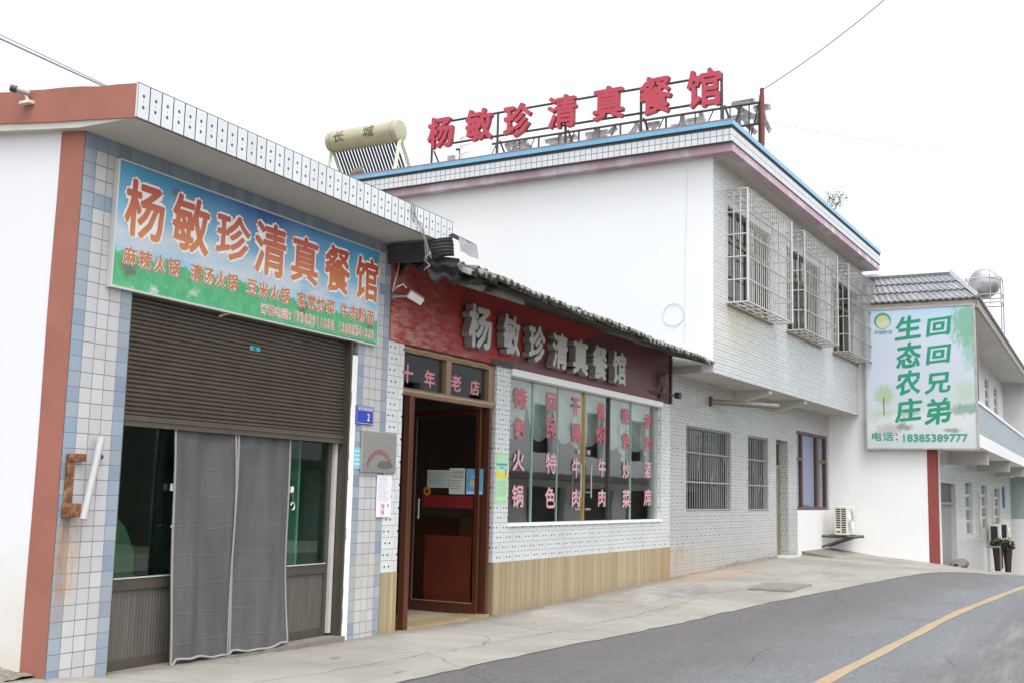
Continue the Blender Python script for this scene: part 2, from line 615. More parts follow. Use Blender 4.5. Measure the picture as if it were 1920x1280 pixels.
def concrete(name='pavement_concrete'):
    g = G(name)
    x, y, z = g.xyz()
    a = g.noise(.55, 6, .62)
    b = g.noise(3.5, 6, .65)
    f = g.noise(60, 3, .7)
    col = g.ramp(a, [(.28, (.19, .182, .158)), (.5, (.262, .253, .226)), (.72, (.325, .315, .285))])
    col = g.mix(g.mapr(b, .52, .72, 0, .6), col, (.235, .215, .18))
    grime = g.mapr(g.noise(.9, 6, .72, g.scale(g.co(), (.6, 1.8, 1))), .54, .66, 0, .6)
    col = g.mix(grime, col, (.17, .155, .13))
    k = g.mapr(f, .25, .75, .88, 1.1)
    col = g.mix(1.0, col, g.vec(k, k, k), 'MULTIPLY')
    # cross joints every 4.2 m, a longitudinal joint, wandering cracks
    wob = g.mapr(g.noise(1.2, 4), .3, .7, -.05, .05)
    fx = g.m('FRACT', g.m('DIVIDE', g.m('ADD', g.m('ADD', x, wob), g.m('MULTIPLY', y, .35)), 4.2))
    j1 = g.m('LESS_THAN', g.m('MINIMUM', fx, g.m('SUBTRACT', 1.0, fx)), .0022)
    j2 = g.m('LESS_THAN', g.m('ABSOLUTE', g.m('ADD', g.m('ADD', y, g.m('MULTIPLY', x, .035)), g.m('ADD', g.m('MULTIPLY', wob, 1.6), 1.32))), .012)
    crack = g.mapr(g.voro(.55, vec=g.mix(.2, g.co(), g.noise(1.5, 5, out=1))), 0, .006, 1, 0)
    crack = g.m('MULTIPLY', crack, g.mapr(g.noise(.4, 2), .46, .52))
    ln = g.m('MAXIMUM', g.m('MAXIMUM', j1, j2), crack)
    col = g.mix(g.m('MULTIPLY', ln, .55), col, (.07, .062, .05))
    spots = g.mapr(g.noise(2.2, 3, .5, g.scale(g.co(), (.6, 1.5, 1))), .70, .74, 0, .6)
    col = g.mix(spots, col, (.09, .085, .08))
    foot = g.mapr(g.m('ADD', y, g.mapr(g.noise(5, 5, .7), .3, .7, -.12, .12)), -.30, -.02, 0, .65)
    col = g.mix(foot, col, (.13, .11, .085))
    # damp mark and rusty water round the drain
    spill = g.m('MULTIPLY', g.mapr(g.m('ABSOLUTE', g.m('SUBTRACT', x, 6.2)), .3, 1.9, 1, 0), g.mapr(g.m('ABSOLUTE', g.m('ADD', y, 1.1)), .15, .8, 1, 0))
    col = g.mix(g.m('MULTIPLY', spill, g.mapr(b, .4, .6, 0, .8)), col, (.13, .12, .13))
    rust = g.m('MULTIPLY', g.mapr(g.m('ABSOLUTE', g.m('SUBTRACT', x, 9.3)), .5, 2.4, 1, 0), g.mapr(g.m('ABSOLUTE', g.m('ADD', y, .45)), .1, .6, 1, 0))
    col = g.mix(g.m('MULTIPLY', rust, g.mapr(b, .35, .6, 0, .6)), col, (.42, .25, .13))
    g.bump(g.m('ADD', g.m('MULTIPLY', b, 1.5), f), .35, .01)
    return g.out(col, .85)


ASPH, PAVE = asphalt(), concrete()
EARTH = plain('bare_earth', (0.20, 0.17, 0.12), 0.95, var=.3, scale=1.2, bump=.6)
road = strip('road', ASPH, lambda s_, f: sm(ET, s_) * (1 - f) + (2 * sm(CT, s_) - sm(ET, s_)) * f, lambda s_, t, f: sm(RS, s_), 10)
pav = strip('pavement', PAVE, lambda s_, f: (sm(ET, s_) - .02 + .022 * math.sin(s_ * 5.3) * math.sin(s_ * 1.7 + 1) + .012 * math.sin(s_ * 13.1)) * f + (.9 if s_ < 19 else -1.6) * (1 - f),
            lambda s_, t, f: (sm(RS, s_) + .006) * f ** 1.5 + lin(FS, s_) * (1 - f ** 1.5) + (.006 * math.sin(s_ * 2.1 + 5 * f) if 0 < f < 1 else 0), 10,
            st=[-60, -30, -14] + [-8 + .25 * i for i in range(134)] + [26, 28, 31, 36, 44, 60, 80, 160])
far_pav = strip('opposite_pavement', PAVE, lambda s_, f: 2 * sm(CT, s_) - sm(ET, s_) + .02 - 2.6 * f, lambda s_, t, f: sm(RS, s_) + .02, 4)
# the ground sheet under everything, reaching the horizon
mb = MB()
GX = [-900, -400, -160, -60, -30, -14, -4, 0, 4, 8, 12.6, 16, 19, 25, 31, 44, 80, 160, 400, 900]
GY = [-900, -300, -100, -40, -16, -8, -4, 0, 6, 16, 40, 100, 300, 900]
mb.add([(x, y, (lin(RS, x) if x < 160 else -9) - .30) for x in GX for y in GY], [(i * len(GY) + j, (i + 1) * len(GY) + j, (i + 1) * len(GY) + j + 1, i * len(GY) + j + 1) for i in range(len(GX) - 1) for j in range(len(GY) - 1)], 0, True)
o = mb.make('ground', EARTH, mw=Matrix.Translation(FW.w((0, 0, 0))) @ Matrix.Rotation(FW.rz, 4, 'Z'))
o['kind'] = 'structure'
# worn yellow line, 4 mm above the road
g = G('worn_yellow_paint')
n = g.noise(5, 6, .7)
n2 = g.noise(45, 3, .7)
wear = g.mapr(g.m('ADD', n, g.m('MULTIPLY', n2, .5)), .52, .88, .06, .85)
col = g.mix(wear, g.ramp(g.noise(1.1, 4), [(.3, (.42, .235, .045)), (.7, (.40, .28, .11))]), (.22, .21, .19))
g.bump(n2, .4, .004)
YEL = g.out(col, .7)
ln = strip('road_marking', YEL, lambda s_, f: sm(CT, s_) - .06 + .12 * f + .008 * math.sin(s_ * 3 + 2 * f), lambda s_, t, f: sm(RS, s_), 1, .004)

# dirt heap against the side wall of the shop
mb = MB()
def dirtf(a, b):
    x = -1.5 + 1.55 * a
    y = .1 + 2.6 * b
    h = (.10 + .12 * b) * (a ** 1.2) * (1 - .3 * abs(b - .6)) + .035 * random.random()
    return (x, y, -.10 + h)
mb.grid(dirtf, 26, 40, 0, False)
o = mb.make('dirt', plain('grey_rubble_dirt', (.20, .18, .15), .95, var=.5, scale=9, bump=1.0), mw=Matrix.Translation(F1.w((0, 0, 0))) @ Matrix.Rotation(F1.rz, 4, 'Z'))
o['kind'] = 'stuff'

# distant hill beyond the crest, haze put into its blue-grey colour
mb = MB()
def hillf(a, b):
    ang = R(-4 + 74 * a)
    d = 420 + 160 * b
    h = (16 + 32 * math.sin(a * 2.6 + .3) + 6 * math.sin(a * 17) + 3.0 * math.sin(a * 41)) * math.sin(math.pi * min(b, 1) * .5)
    return (d * math.sin(ang), d * math.cos(ang), -12 + h * 1.55)
mb.grid(hillf, 60, 8)
o = mb.make('hills', plain('haze_tinted_wooded_hill', (.24, .30, .33), .95, var=.25, scale=.05))
o['kind'] = 'structure'
# drain cover in the pavement
dc = Thing('drain_cover', 'rectangular iron drain cover set in the concrete pavement by the road', 'drain cover', FW, (7.7, -2.05, 0))
zz = lambda s_, t: (lambda f: (sm(RS, s_) + .018) * f ** 1.5 + lin(FS, s_) * (1 - f ** 1.5))((.9 - t) / (.9 - sm(ET, s_) + .02)) + .012
mb = MB()
def slabq(mb, x0, x1, y0, y1, dz):
    mb.add([(x, y, zz(x, y) + q) for q in (-.03, dz) for x, y in ((x0, y0), (x1, y0), (x1, y1), (x0, y1))], [(3, 2, 1, 0), (4, 5, 6, 7), (0, 1, 5, 4), (1, 2, 6, 5), (2, 3, 7, 6), (3, 0, 4, 7)])
slabq(mb, 7.06, 8.34, -2.40, -1.72, .004)
dc.part('frame', mb, plain('drain_frame', (.20, .185, .16), .8))
mb = MB()
slabq(mb, 7.16, 8.24, -2.34, -1.78, .012)
dc.part('lid', mb, plain('drain_lid', (.215, .207, .19), .7, .2, var=.3, scale=8))

# ================================================================== the tiled shop with the shutter
P113 = .113
TW, TG = (0.47, 0.48, 0.50), (0.15, 0.15, 0.145)
T_PIL1 = tile_mat('white_and_blue_pillar_tile', P113, P113, TW, TG, .007, 0, 3.97 - P113 * 60, blue=[('col', 0), ('col', 4), ('row', 59), ('row', 55)], var=.09, warm=.35,
                  stains=[(0.0, .20, .35, 1.10, (.42, .22, .07), .95, 9), (.02, .10, .2, 1.1, (.30, .13, .04), .8, 14)])
T_PIL2 = tile_mat('white_and_blue_narrow_pillar_tile', P113, P113, TW, TG, .007, 3.67, 3.97 - P113 * 60, blue=[('col', 0), ('col', 4), ('row', 59), ('row', 55)], var=.08, warm=.5,
                  stains=[(3.67, 4.23, -.1, .7, (.50, .45, .33), .5, 4)])
T_BAND = tile_mat('white_and_blue_lintel_tile', P113, P113, TW, TG, .007, 0, 3.97 - P113 * 60, blue=[('row', 59), ('row', 55)], var=.08)
T_FASC = tile_mat('upright_ornament_tile', .1205, .262, (.60, .63, .655), (.05, .05, .055), .011, -.096, 3.969, motif='v', var=.06)
T_CARD = tile_mat('ornament_tile', .255, .1225, (.62, .64, .645), (.15, .15, .15), .006, 2.1, .485, bond=.4, motif='h', var=.06)
T_CARDN = tile_mat('ornament_tile_strip', .255, .1225, (.62, .64, .645), (.15, .15, .15), .006, 4.24, .485, bond=.12, motif='h', var=.06)

shop = Thing('tiled_shop', 'single-storey shop with white and blue tiled pillars, brown painted corner and overhanging tiled canopy', 'building', F1)
mb = MB().wall(0, .565, -.5, 3.99, 0, .25, [])
shop.part('pillar', mb, T_PIL1)
mb = MB().wall(3.67, 4.236, -.5, 3.99, 0, .35, [])
shop.part('pillar', mb, T_PIL2)
mb = MB().wall(.565, 3.67, 2.84, 3.99, 0, .35, [])
shop.part('lintel_wall', mb, T_BAND)
# rough white plaster edge beside the opening
mb = MB()
zs_ = [-.5 + i * .05 for i in range(65)]
def jag(z): return 3.575 + .012 * math.sin(z * 9.1) + .010 * math.sin(z * 23) + .006 * math.sin(z * 61)
mb.add([(jag(z), -.004, z) for z in zs_] + [(3.668, -.004, z) for z in zs_] + [(jag(z), .16, z) for z in zs_] + [(3.668, .16, z) for z in zs_],
       [(i, i + 65, i + 66, i + 1) for i in range(64)] + [(i, i + 1, i + 131, i + 130) for i in range(64)] + [(i + 65, i + 195, i + 196, i + 66) for i in range(64)])
shop.part('plaster_jamb', mb, LIME)
# side wall (white) and the brown corner
mb = MB()
def st(y): return 3.97 + (.0966 * y if y > 0 else 0)     # soffit height
mb.add([(0.0, .25, -.5), (0.0, 7, -.5), (0.0, 7, st(7) + .02), (0.0, .25, st(.25) + .02), (.2, .25, -.5), (.2, 7, -.5), (.2, 7, st(7) + .02), (.2, .25, st(.25) + .02)],
       [(0, 3, 2, 1), (4, 5, 6, 7), (0, 1, 5, 4), (1, 2, 6, 5), (3, 0, 4, 7)])
mb.box(.2, 4.5, 6.8, 7, -.5, 4.6)
mb.box(4.3, 4.5, .35, 6.8, -.5, 4.55)
gS = G('white_side_plaster')
zc = gS.xyz()[2]
cc = gS.mix(gS.mapr(gS.m('ADD', zc, gS.mapr(gS.noise(3, 5), .3, .7, -.25, .25)), .1, .95, .75, 0), (.66, .675, .70), (.55, .51, .42))
cc = gS.mix(gS.mapr(gS.noise(.8, 5), .5, .8, 0, .25), cc, (.60, .61, .62))
shop.part('side_wall', mb, gS.out(cc, .85))
mb = MB()
zb = [-.5 + .12 * i for i in range(38)]
zb = [z for z in zb if z < 3.93] + [3.985]
def wv(z, p): return .255 + .004 * math.sin(z * 3 + p)
n_ = len(zb)
mb.add([(-.008, -.012 if False else .0, z) for z in zb] + [(-.008, wv(z, 0), z) for z in zb] + [(.0, wv(z, 0), z) for z in zb],
       [(i, i + 1, i + n_ + 1, i + n_) for i in range(n_ - 1)] + [(i + n_, i + n_ + 1, i + 2 * n_ + 1, i + 2 * n_) for i in range(n_ - 1)])
shop.part('painted_corner', mb, BROWNP)
# roof slab with its tiled front edge and brown painted side
mb = MB()
ys = [-.585, 0, 1, 2.5, 4.5, 7.2]
def slab(mb, xa, xb, mi=0):
    n = len(ys)
    vs = []
    for x in (xa, xb):
        vs += [(x, y, st(y)) for y in ys] + [(x, y, st(y) + .25 + .0005 * i) for i, y in enumerate(ys)]
    fs = []
    for i in range(n - 1):
        fs += [(i, i + 1, i + 1 + 2 * n, i + 2 * n), (n + i, n + i + 2 * n, n + i + 1 + 2 * n, n + i + 1), (i, i + n, i + n + 1, i + 1), (i + 2 * n, i + 2 * n + 1, i + 3 * n + 1, i + 3 * n)]
    fs += [(0, 2 * n, 3 * n, n), (n - 1, 2 * n - 1, 4 * n - 1, 3 * n - 1)]
    mb.add(vs, fs, mi)
slab(mb, -.085, 4.49)
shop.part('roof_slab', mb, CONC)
mb = MB().box(-.096, 4.5, -.602, -.587, 3.966, 4.233)
shop.part('fascia_tiles', mb, T_FASC)
mb = MB()
n = 40
vs = []
for i in range(n + 1):
    y = -.587 + 7.7 * i / n
    top = 4.226 + .0966 * (y + .587) + .004 * math.sin(i * 2.3) + .003 * math.sin(i * 5.1)
    bot = 3.966 + .0966 * (y + .587) + .004 * math.sin(i * 3.1) + .003 * math.sin(i * 7.3)
    vs += [(-.097, y, bot), (-.097, y, top), (-.085, y, top), (-.085, y, bot)]
fs = []
for i in range(n):
    for k in range(4):
        fs.append((4 * i + k, 4 * i + (k + 1) % 4, 4 * i + 4 + (k + 1) % 4, 4 * i + 4 + k))
fs += [(0, 1, 2, 3), (4 * n + 3, 4 * n + 2, 4 * n + 1, 4 * n)]
mb.add(vs, fs)
shop.part('painted_edge', mb, BROWNP)
# dark room behind the shutter
mb = MB()
mb.add([(.3, .32, -.12), (4.2, .32, -.12), (4.2, 4, -.12), (.3, 4, -.12), (.3, .32, 2.9), (4.2, .32, 2.9), (4.2, 4, 2.9), (.3, 4, 2.9)], [(0, 1, 2, 3), (4, 7, 6, 5), (1, 5, 6, 2), (2, 6, 7, 3), (3, 7, 4, 0)])
shop.part('interior', mb, plain('green_painted_room', (.16, .36, .26), .85, var=.4, scale=1.2), recalc=False)

shop.part('green_reflection_shape', MB().prism([(.60, -.1), (1.22, -.1), (1.16, .80), (1.05, 1.0), (.90, 1.12), (.74, 1.02), (.60, 1.08)], lambda u, v, w: (u, .40 + w, v), 0, .05), plain('green_reflection_tone', (.05, .10, .065), .7, var=.6, scale=2.5))  # added behind the pane; its green stands in for a reflection
shop.part('green_reflection_strips', MB().box(3.05, 3.12, .40, .9, -.1, 2.4).box(3.3, 3.33, .40, .9, -.1, 2.4).box(2.9, 3.5, .9, .93, -.1, 1.3), plain('pale_green_reflection', (.20, .36, .29), .6, var=.3, scale=2))  # added upright strips, imitate the greenish reflection in the glass
# roller shutter
sh = MB()
rows = []
z = 1.885
while z < 2.86:
    for q, dy in ((0, 0), (.010, -.012), (.022, -.013), (.030, -.003), (.034, .004)):
        rows.append((z + q, .075 + dy))
    z += .036
n = len(rows)
sh.add([(.57, y, z) for z, y in rows] + [(3.545, y, z) for z, y in rows], [(i, i + n, i + n + 1, i + 1) for i in range(n - 1)])
SHUT = plain('brown_shutter_slat', (.108, .090, .072), .42, .35, var=.2, scale=5)
so = shop.part('roller_shutter', sh, SHUT)
mb = MB().box(.60, 3.544, .045, .10, 1.80, 1.885)
mb.box(.60, 3.544, .035, .0445, 1.845, 1.86)
shop.part('bottom_rail', mb, SHUT, so)
mb = MB()
shop.part('shutter_guide', MB().box(3.545, 3.574, -.006, .17, -.3, 2.838), BRONZE)
shop.part('shutter_guide', MB().box(.566, .60, .03, .12, -.3, 2.838), BRONZE)
mb = MB().box(2.06, 2.20, .055, .060, 2.565, 2.605)
st_ = shop.part('sticker', mb, plain('blue_sticker', (.05, .30, .45), .4), so)
mb = MB().box(2.105, 2.145, .052, .0545, 2.572, 2.60)
shop.part('sticker_emblem', mb, plain('dark_blue_print', (.03, .08, .12), .4), so)

# aluminium door wings behind the shutter
PANEL = G('ribbed_door_panel')
x, y, z = PANEL.xyz()
rib = PANEL.m('SINE', PANEL.m('MULTIPLY', x, 190.0))
strk = PANEL.noise(3, 5, .6, PANEL.scale(PANEL.co(), (14, 1, .6)))
PANEL.bump(rib, .3, .004)
PANEL = PANEL.out(PANEL.ramp(strk, [(.3, (.085, .08, .068)), (.7, (.135, .127, .11))]), .45, .2)
GREEN = glass('green_tinted_glass', (.80, .94, .87), f0=.05)
def alu_door(x0, x1, mid):
    f = MB()
    f.box(x0, x0 + .05, .13, .18, -.1, 2.7)
    f.box(x1 - .05, x1, .13, .18, -.1, 2.7)
    f.box(x0 + .05, x1 - .05, .135, .175, -.1, .0)
    f.box(x0 + .05, x1 - .05, .128, .178, .52, .62)
    d = shop.part('door', f, BRONZE, bevel=.004)
    shop.part('glass_pane', MB().box(x0 + .05, x1 - .05, .150, .156, .62, 2.7), GREEN, d)
    shop.part('lower_panel', MB().box(x0 + .05, x1 - .05, .148, .16, .0, .52), PANEL, d)
    shop.part('glazing_bead', MB().box(x0 + .05, x1 - .05, .120, .1275, .612, .622), ALU, d)
    return d
alu_door(.575, 1.40, None)
d = alu_door(2.05, 2.78, None)
alu_door(1.40, 2.05, None)
alu_door(2.78, 3.485, None)
shop.part('door_post', MB().box(3.49, 3.535, .10, .19, -.06, 2.7), BARW)
shop.part('threshold', MB().box(.566, 3.574, -.05, .30, -.3, -.085), PAVE)

# grey mesh curtain of two panels with pale hems, hanging in the doorway
g = G('grey_mesh_cloth')
x, y, z = g.xyz()
stripe = g.m('SINE', g.m('MULTIPLY', x, 260.0))
cz = g.m('ABSOLUTE', g.m('SUBTRACT', g.m('FRACT', g.m('DIVIDE', g.m('ADD', z, g.mapr(g.noise(2, 3), .3, .7, -.03, .03)), .235)), .5))
crease = g.mapr(cz, .0, .035, 1, 0)
k = g.mapr(stripe, -1, 1, .076, .098)
k = g.m('ADD', k, g.m('MULTIPLY', crease, .014))
k = g.m('MULTIPLY', k, g.mapr(g.noise(1.9, 5, .6, g.scale(g.co(), (1.6, 1, .45))), .3, .7, .72, 1.3))
g.out(g.vec(k, g.m('MULTIPLY', k, 1.0), g.m('MULTIPLY', k, 1.02)), .85)
g.bump(crease, .3, .01)
g.put(g.b.inputs['Alpha'], .93)
NET = g.mat
HEM = plain('pale_hem', (.27, .265, .26), .9)
cur = Thing('mesh_curtain', 'grey mesh fly curtain in two panels with pale hems hanging below the brown shutter', 'curtain', F1, (2.0, .02, -.05))
def cpt(xa, xb, xc, xd, ph):
    def fn(a, b):
        top, bot = xa + (xb - xa) * a, xc + (xd - xc) * a
        s_ = 1 - b
        xx = top + (bot - top) * b ** 1.3
        yy = .085 - .075 * b - .035 * math.sin(b * 3) * math.sin(a * 9 + ph) * .9 - .006 * math.sin(a * 21 + ph + b * 2.2) - .010 * math.sin(a * 6 + b * 7 + ph * 3) - .05 * b * math.sin(a * 3.1)
        zz_ = 1.82 + (-.06 - 1.82) * b + b * (.014 * math.sin(a * 5 + ph) + .006 * math.sin(a * 17)) - (.03 if a < .05 else 0) * b
        if b > .12 and a < .03 and ph < 1:
            zz_ -= .0
        return (xx, yy, zz_)
    return fn
fa, fb = cpt(1.20, 1.985, 1.225, 1.93, .3), cpt(1.95, 2.74, 1.90, 2.73, 2.1)
for fn in (fa, fb):
    mb = MB().grid(fn, 44, 40)
    pn = cur.part('panel', mb, NET)
    hm = MB()
    for edge in ([fn(0, j / 30) for j in range(31)], [fn(1, j / 30) for j in range(31)], [fn(i / 30, 1) for i in range(31)]):
        for p, q in zip(edge, edge[1:]):
            pass
        hm.path([(p[0], p[1] - .008, p[2]) for p in edge], .010, 6)
    cur.part('hem', hm, HEM, pn)

# hooks on cords by the doors
def hook(x, z0, dz, label):
    t = Thing('hanging_hook', label, 'hook', F1, (x, .11, z0), 'hooks on red cords')
    t.part('bracket', MB().box(x - .018, x + .018, .10, .135, z0 - .03, z0 + .03), WHITEPL)
    t.part('cord', MB().path([(x, .095, z0 - .02), (x + .008, .09, z0 - .12), (x - .004, .09, z0 - dz)], .006), plain('red_cord', (.22, .07, .06), .8))
    pts = [(x + .028 * math.sin(q) , .09, z0 - dz - .035 - .035 * math.cos(q)) for q in [i * .45 for i in range(-1, 11)]]
    t.part('hook', MB().path(pts, .0065), ALU)
hook(1.27, 1.33, .30, 'white hook dangling low on a long red cord beside the curtain')
hook(2.83, 1.33, .12, 'white hook on a short red cord near the shutter guide')

# ------------------------------------------------------------------ printed sign over the shutter
g = G('printed_meadow_banner')
x, y, z = g.xyz()
u = g.m('DIVIDE', x, 3.63)
v = g.m('DIVIDE', z, .99)
side_ = g.mapr(g.m('ABSOLUTE', g.m('SUBTRACT', u, .48)), .0, .5, 1, 0)
top = g.mix(side_, (.06, .32, .52), (.025, .085, .30))
mid = g.mix(g.mapr(g.noise(1.6, 4), .4, .7), (.22, .50, .70), (.42, .62, .74))
skyc = g.mix(g.mapr(g.m('ADD', v, g.mapr(g.noise(1.2, 3), .3, .7, -.10, .10)), .45, .95), mid, top)
cl = g.noise(2.2, 6, .6, g.scale(g.co(), (1, 1, 2.4)))
cloud = g.m('MULTIPLY', g.mapr(cl, .36, .56), g.mapr(g.m('ABSOLUTE', g.m('SUBTRACT', v, .41)), .06, .20, 1, 0))
skyc = g.mix(g.m('MULTIPLY', cloud, .85), skyc, (.60, .62, .66))
edge = g.m('ADD', g.m('ADD', .29, g.m('MULTIPLY', u, -.04)), g.mapr(g.noise(6, 5, .7), .3, .7, -.07, .07))
grassm = g.m('LESS_THAN', v, edge)
gr = g.mix(g.mapr(g.noise(9, 5, .7), .4, .7), (.055, .37, .16), (.13, .46, .21))
col = g.mix(grassm, skyc, gr)
scr = g.m('MULTIPLY', g.mapr(g.noise(6, 8, .8, g.scale(g.co(), (.6, 1, 1))), .56, .64), g.mapr(v, .04, .26, 1, 0))
col = g.mix(scr, col, (.55, .62, .55))
for (sx, sz, r) in ((.16, .17, .10), (2.36, .20, .10), (3.5, .18, .06), (.62, .88, .05), (1.66, .86, .05), (3.55, .86, .07)):
    dx = g.m('DIVIDE', g.m('SUBTRACT', x, sx), r)
    dz = g.m('DIVIDE', g.m('SUBTRACT', z, sz), r)
    q = g.m('ADD', g.m('ADD', g.m('MULTIPLY', dx, dx), g.m('MULTIPLY', dz, dz)), g.mapr(g.noise(22, 5, .7), .3, .7, -.7, .7))
    col = g.mix(g.m('MULTIPLY', g.mapr(q, .2, 1, 1, 0), .75), col, (.13, .10, .06))
BANNER = g.out(col, .38)
sg = Thing('shop_sign', 'long printed sign with meadow and sky picture and orange lettering above the shutter', 'sign', F1, (.31, -.02, 2.845))
b = MB()
b.add([(.31, -.040, 2.845), (3.94, -.040, 2.858), (3.94, -.040, 3.835), (.31, -.040, 3.825), (.31, -.004, 2.845), (3.94, -.004, 2.858), (3.94, -.004, 3.835), (.31, -.004, 3.825)],
      [(0, 1, 2, 3), (4, 7, 6, 5), (0, 4, 5, 1), (1, 5, 6, 2), (2, 6, 7, 3), (3, 7, 4, 0)])
face = sg.part('printed_face', b, BANNER)
fr_ = MB()
for (xa, xb, za, zb) in ((.295, .312, 2.83, 3.835), (3.938, 3.95, 2.845, 3.845), (.312, 3.938, 2.832, 2.848), (.312, 3.938, 3.829, 3.842)):
    fr_.box(xa, xb, -.047, -.002, za, zb)
sg.part('frame', fr_, ALU)
g = G('red_to_orange_print')
zz2 = g.xyz()[2]
g.put(g.b.inputs['Base Color'], g.mix(g.mapr(zz2, .42, .88), (.62, .24, .085), (.44, .045, .035)))
g.b.inputs['Roughness'].default_value = .4
REDOR = g.mat
ORANGE = plain('orange_print', (.55, .20, .075), .4)
PALE = plain('pale_print_outline', (.86, .84, .82), .4, var=.03)
PINKT = plain('pink_print', (.62, .28, .20), .4)
f1 = lambda u, v, w: (u, -.0405 - w, v)
row1 = [(0.39, 0.81, 3.26, 3.72), (0.9, 1.34, 3.26, 3.73), (1.43, 1.87, 3.29, 3.7), (1.93, 2.38, 3.25, 3.74), (2.46, 2.88, 3.27, 3.72), (2.98, 3.41, 3.27, 3.74), (3.51, 3.92, 3.28, 3.73)]
NAME = '杨敏珍清真餐馆'
lt, ol = MB(), MB()
for ch, bx in zip(NAME, row1):
    letter(lt, ch, bx, f1, .0045, bold=.040)
    e = .019
    letter(ol, ch, (bx[0] - e, bx[1] + e, bx[2] - e, bx[3] + e), f1, .0015, bold=.145)
sg.part('name_outline', ol, PALE, face)
sg.part('name_lettering', lt, REDOR, face)
dishes = [('麻辣火锅', .41, 1.02), ('清汤火锅', 1.15, 1.73), ('豆米火锅', 1.86, 2.46), ('家常炒菜', 2.58, 3.17), ('牛肉粉面', 3.28, 3.87)]
for s_, a, b_ in dishes:
    lt, ol = MB(), MB()
    w = .125
    for i, ch in enumerate(s_):
        x0 = a + (b_ - a - w) * i / 3
        z0 = 3.025 + .004 * (a - .4)
        letter(lt, ch, (x0, x0 + w, z0, z0 + .145), f1, .0045, bold=.045, ref='国')
        letter(ol, ch, (x0 - .004, x0 + w + .004, z0 - .004, z0 + .149), f1, .0015, bold=.13, ref='国')
    sg.part('dish_outline', ol, PALE, face)
    sg.part('dish_lettering', lt, ORANGE, face)
for s_, a, b_, rf in (('订餐电话：', 2.05, 2.50, None), ('17385911036', 2.54, 3.18, None), ('13885341359', 3.27, 3.89, None)):
    lt, ol = MB(), MB()
    letter(lt, s_, (a, b_, 2.89, 2.985), f1, .0045, bold=.03)
    letter(ol, s_, (a - .004, b_ + .004, 2.884, 2.991), f1, .0015, bold=.15)
    sg.part('phone_outline', ol, PALE, face)
    sg.part('phone_lettering', lt, PINKT, face)

# ------------------------------------------------------------------ small things fixed to the shop
t = Thing('security_camera', 'small black-ended bullet camera on the brown painted roof edge', 'camera', F1, (-.10, .65, 4.26))
t.part('mount', MB().box(-.15, -.098, .47, .58, 4.215, 4.235).tube((-.12, .52, 4.235), (-.135, .525, 4.285), .013), CREAM)
t.part('body', MB().tube((-.12, .50, 4.292), (-.19, .575, 4.315), .021, 14), plain('weathered_camera_body', (.30, .27, .24), .5, var=.3))
t.part('lens_hood', MB().tube((-.185, .570, 4.314), (-.215, .605, 4.324), .028, 14), BLACKM)

t = Thing('wall_bracket', 'heavily rusted iron bracket bolted across the tiled pillar', 'bracket', F1, (.05, -.02, 1.3))
RUST = G('flaking_rust')
n = RUST.noise(14, 6, .7)
RUST.bump(n, .8, .01)
RUST = RUST.out(RUST.ramp(n, [(.3, (.05, .018, .008)), (.5, (.17, .065, .025)), (.68, (.33, .22, .13))]), .9)
t.part('upright', MB().box(.035, .095, -.035, -.004, 1.12, 1.555), RUST, bevel=.004)
t.part('arm', MB().box(.035, .185, -.05, -.004, 1.505, 1.56), RUST, bevel=.004)
t.part('arm', MB().box(.025, .145, -.075, -.004, 1.10, 1.20), RUST, bevel=.004)
solo('plastic_pipe', 'short grey plastic pipe leaning out of the rusted bracket', 'pipe', MB().tube((.145, -.10, 1.085), (.30, -.06, 1.69), .027, 14), plain('grey_plastic_pipe', (.40, .40, .41), .5), F1, (.15, -.1, 1.1))
solo('wall_plug', 'dark round bolt stub in the white tiles beside the pipe', 'bolt', MB().tube((.345, -.006, 1.545), (.345, -.03, 1.545), .018, 10), plain('dark_bolt', (.06, .035, .035), .7), F1, (.345, -.01, 1.545))
solo('cable_stub', 'bit of bent pink cable poking from under the printed sign', 'cable', MB().path([(1.60, .03, 2.80), (1.66, -.02, 2.83), (1.73, -.03, 2.86), (1.78, -.01, 2.87)], .010), plain('pink_cable', (.50, .36, .33), .6), F1, (1.65, 0, 2.82))

# address plate
t = Thing('address_plate', 'small blue enamel house number plate reading 2 on the tiled pillar', 'plate', F1, (3.82, -.02, 2.1))
BLUE = plain('blue_enamel', (.025, .055, .36), .3, var=.08)
t.part('plate', MB().box(3.66, 3.972, -.018, -.003, 2.01, 2.2), BLUE, bevel=.003)
mb = MB()
fp = lambda u, v, w: (u, -.0185 - w, v)
letter(mb, '龙东村新农组', (3.685, 3.945, 2.148, 2.185), fp, .001, bold=.02)
letter(mb, '2', (3.855, 3.90, 2.05, 2.125), fp, .001, bold=.03)
for (xa, xb, za, zb) in ((3.668, 3.964, 2.018, 2.0215), (3.668, 3.671, 2.018, 2.192), (3.961, 3.964, 2.018, 2.192), (3.668, 3.964, 2.189, 2.192)):
    mb.quad(fp(xa, za, .001), fp(xb, za, .001), fp(xb, zb, .001), fp(xa, zb, .001))
t.part('lettering', mb, WHITEPL)

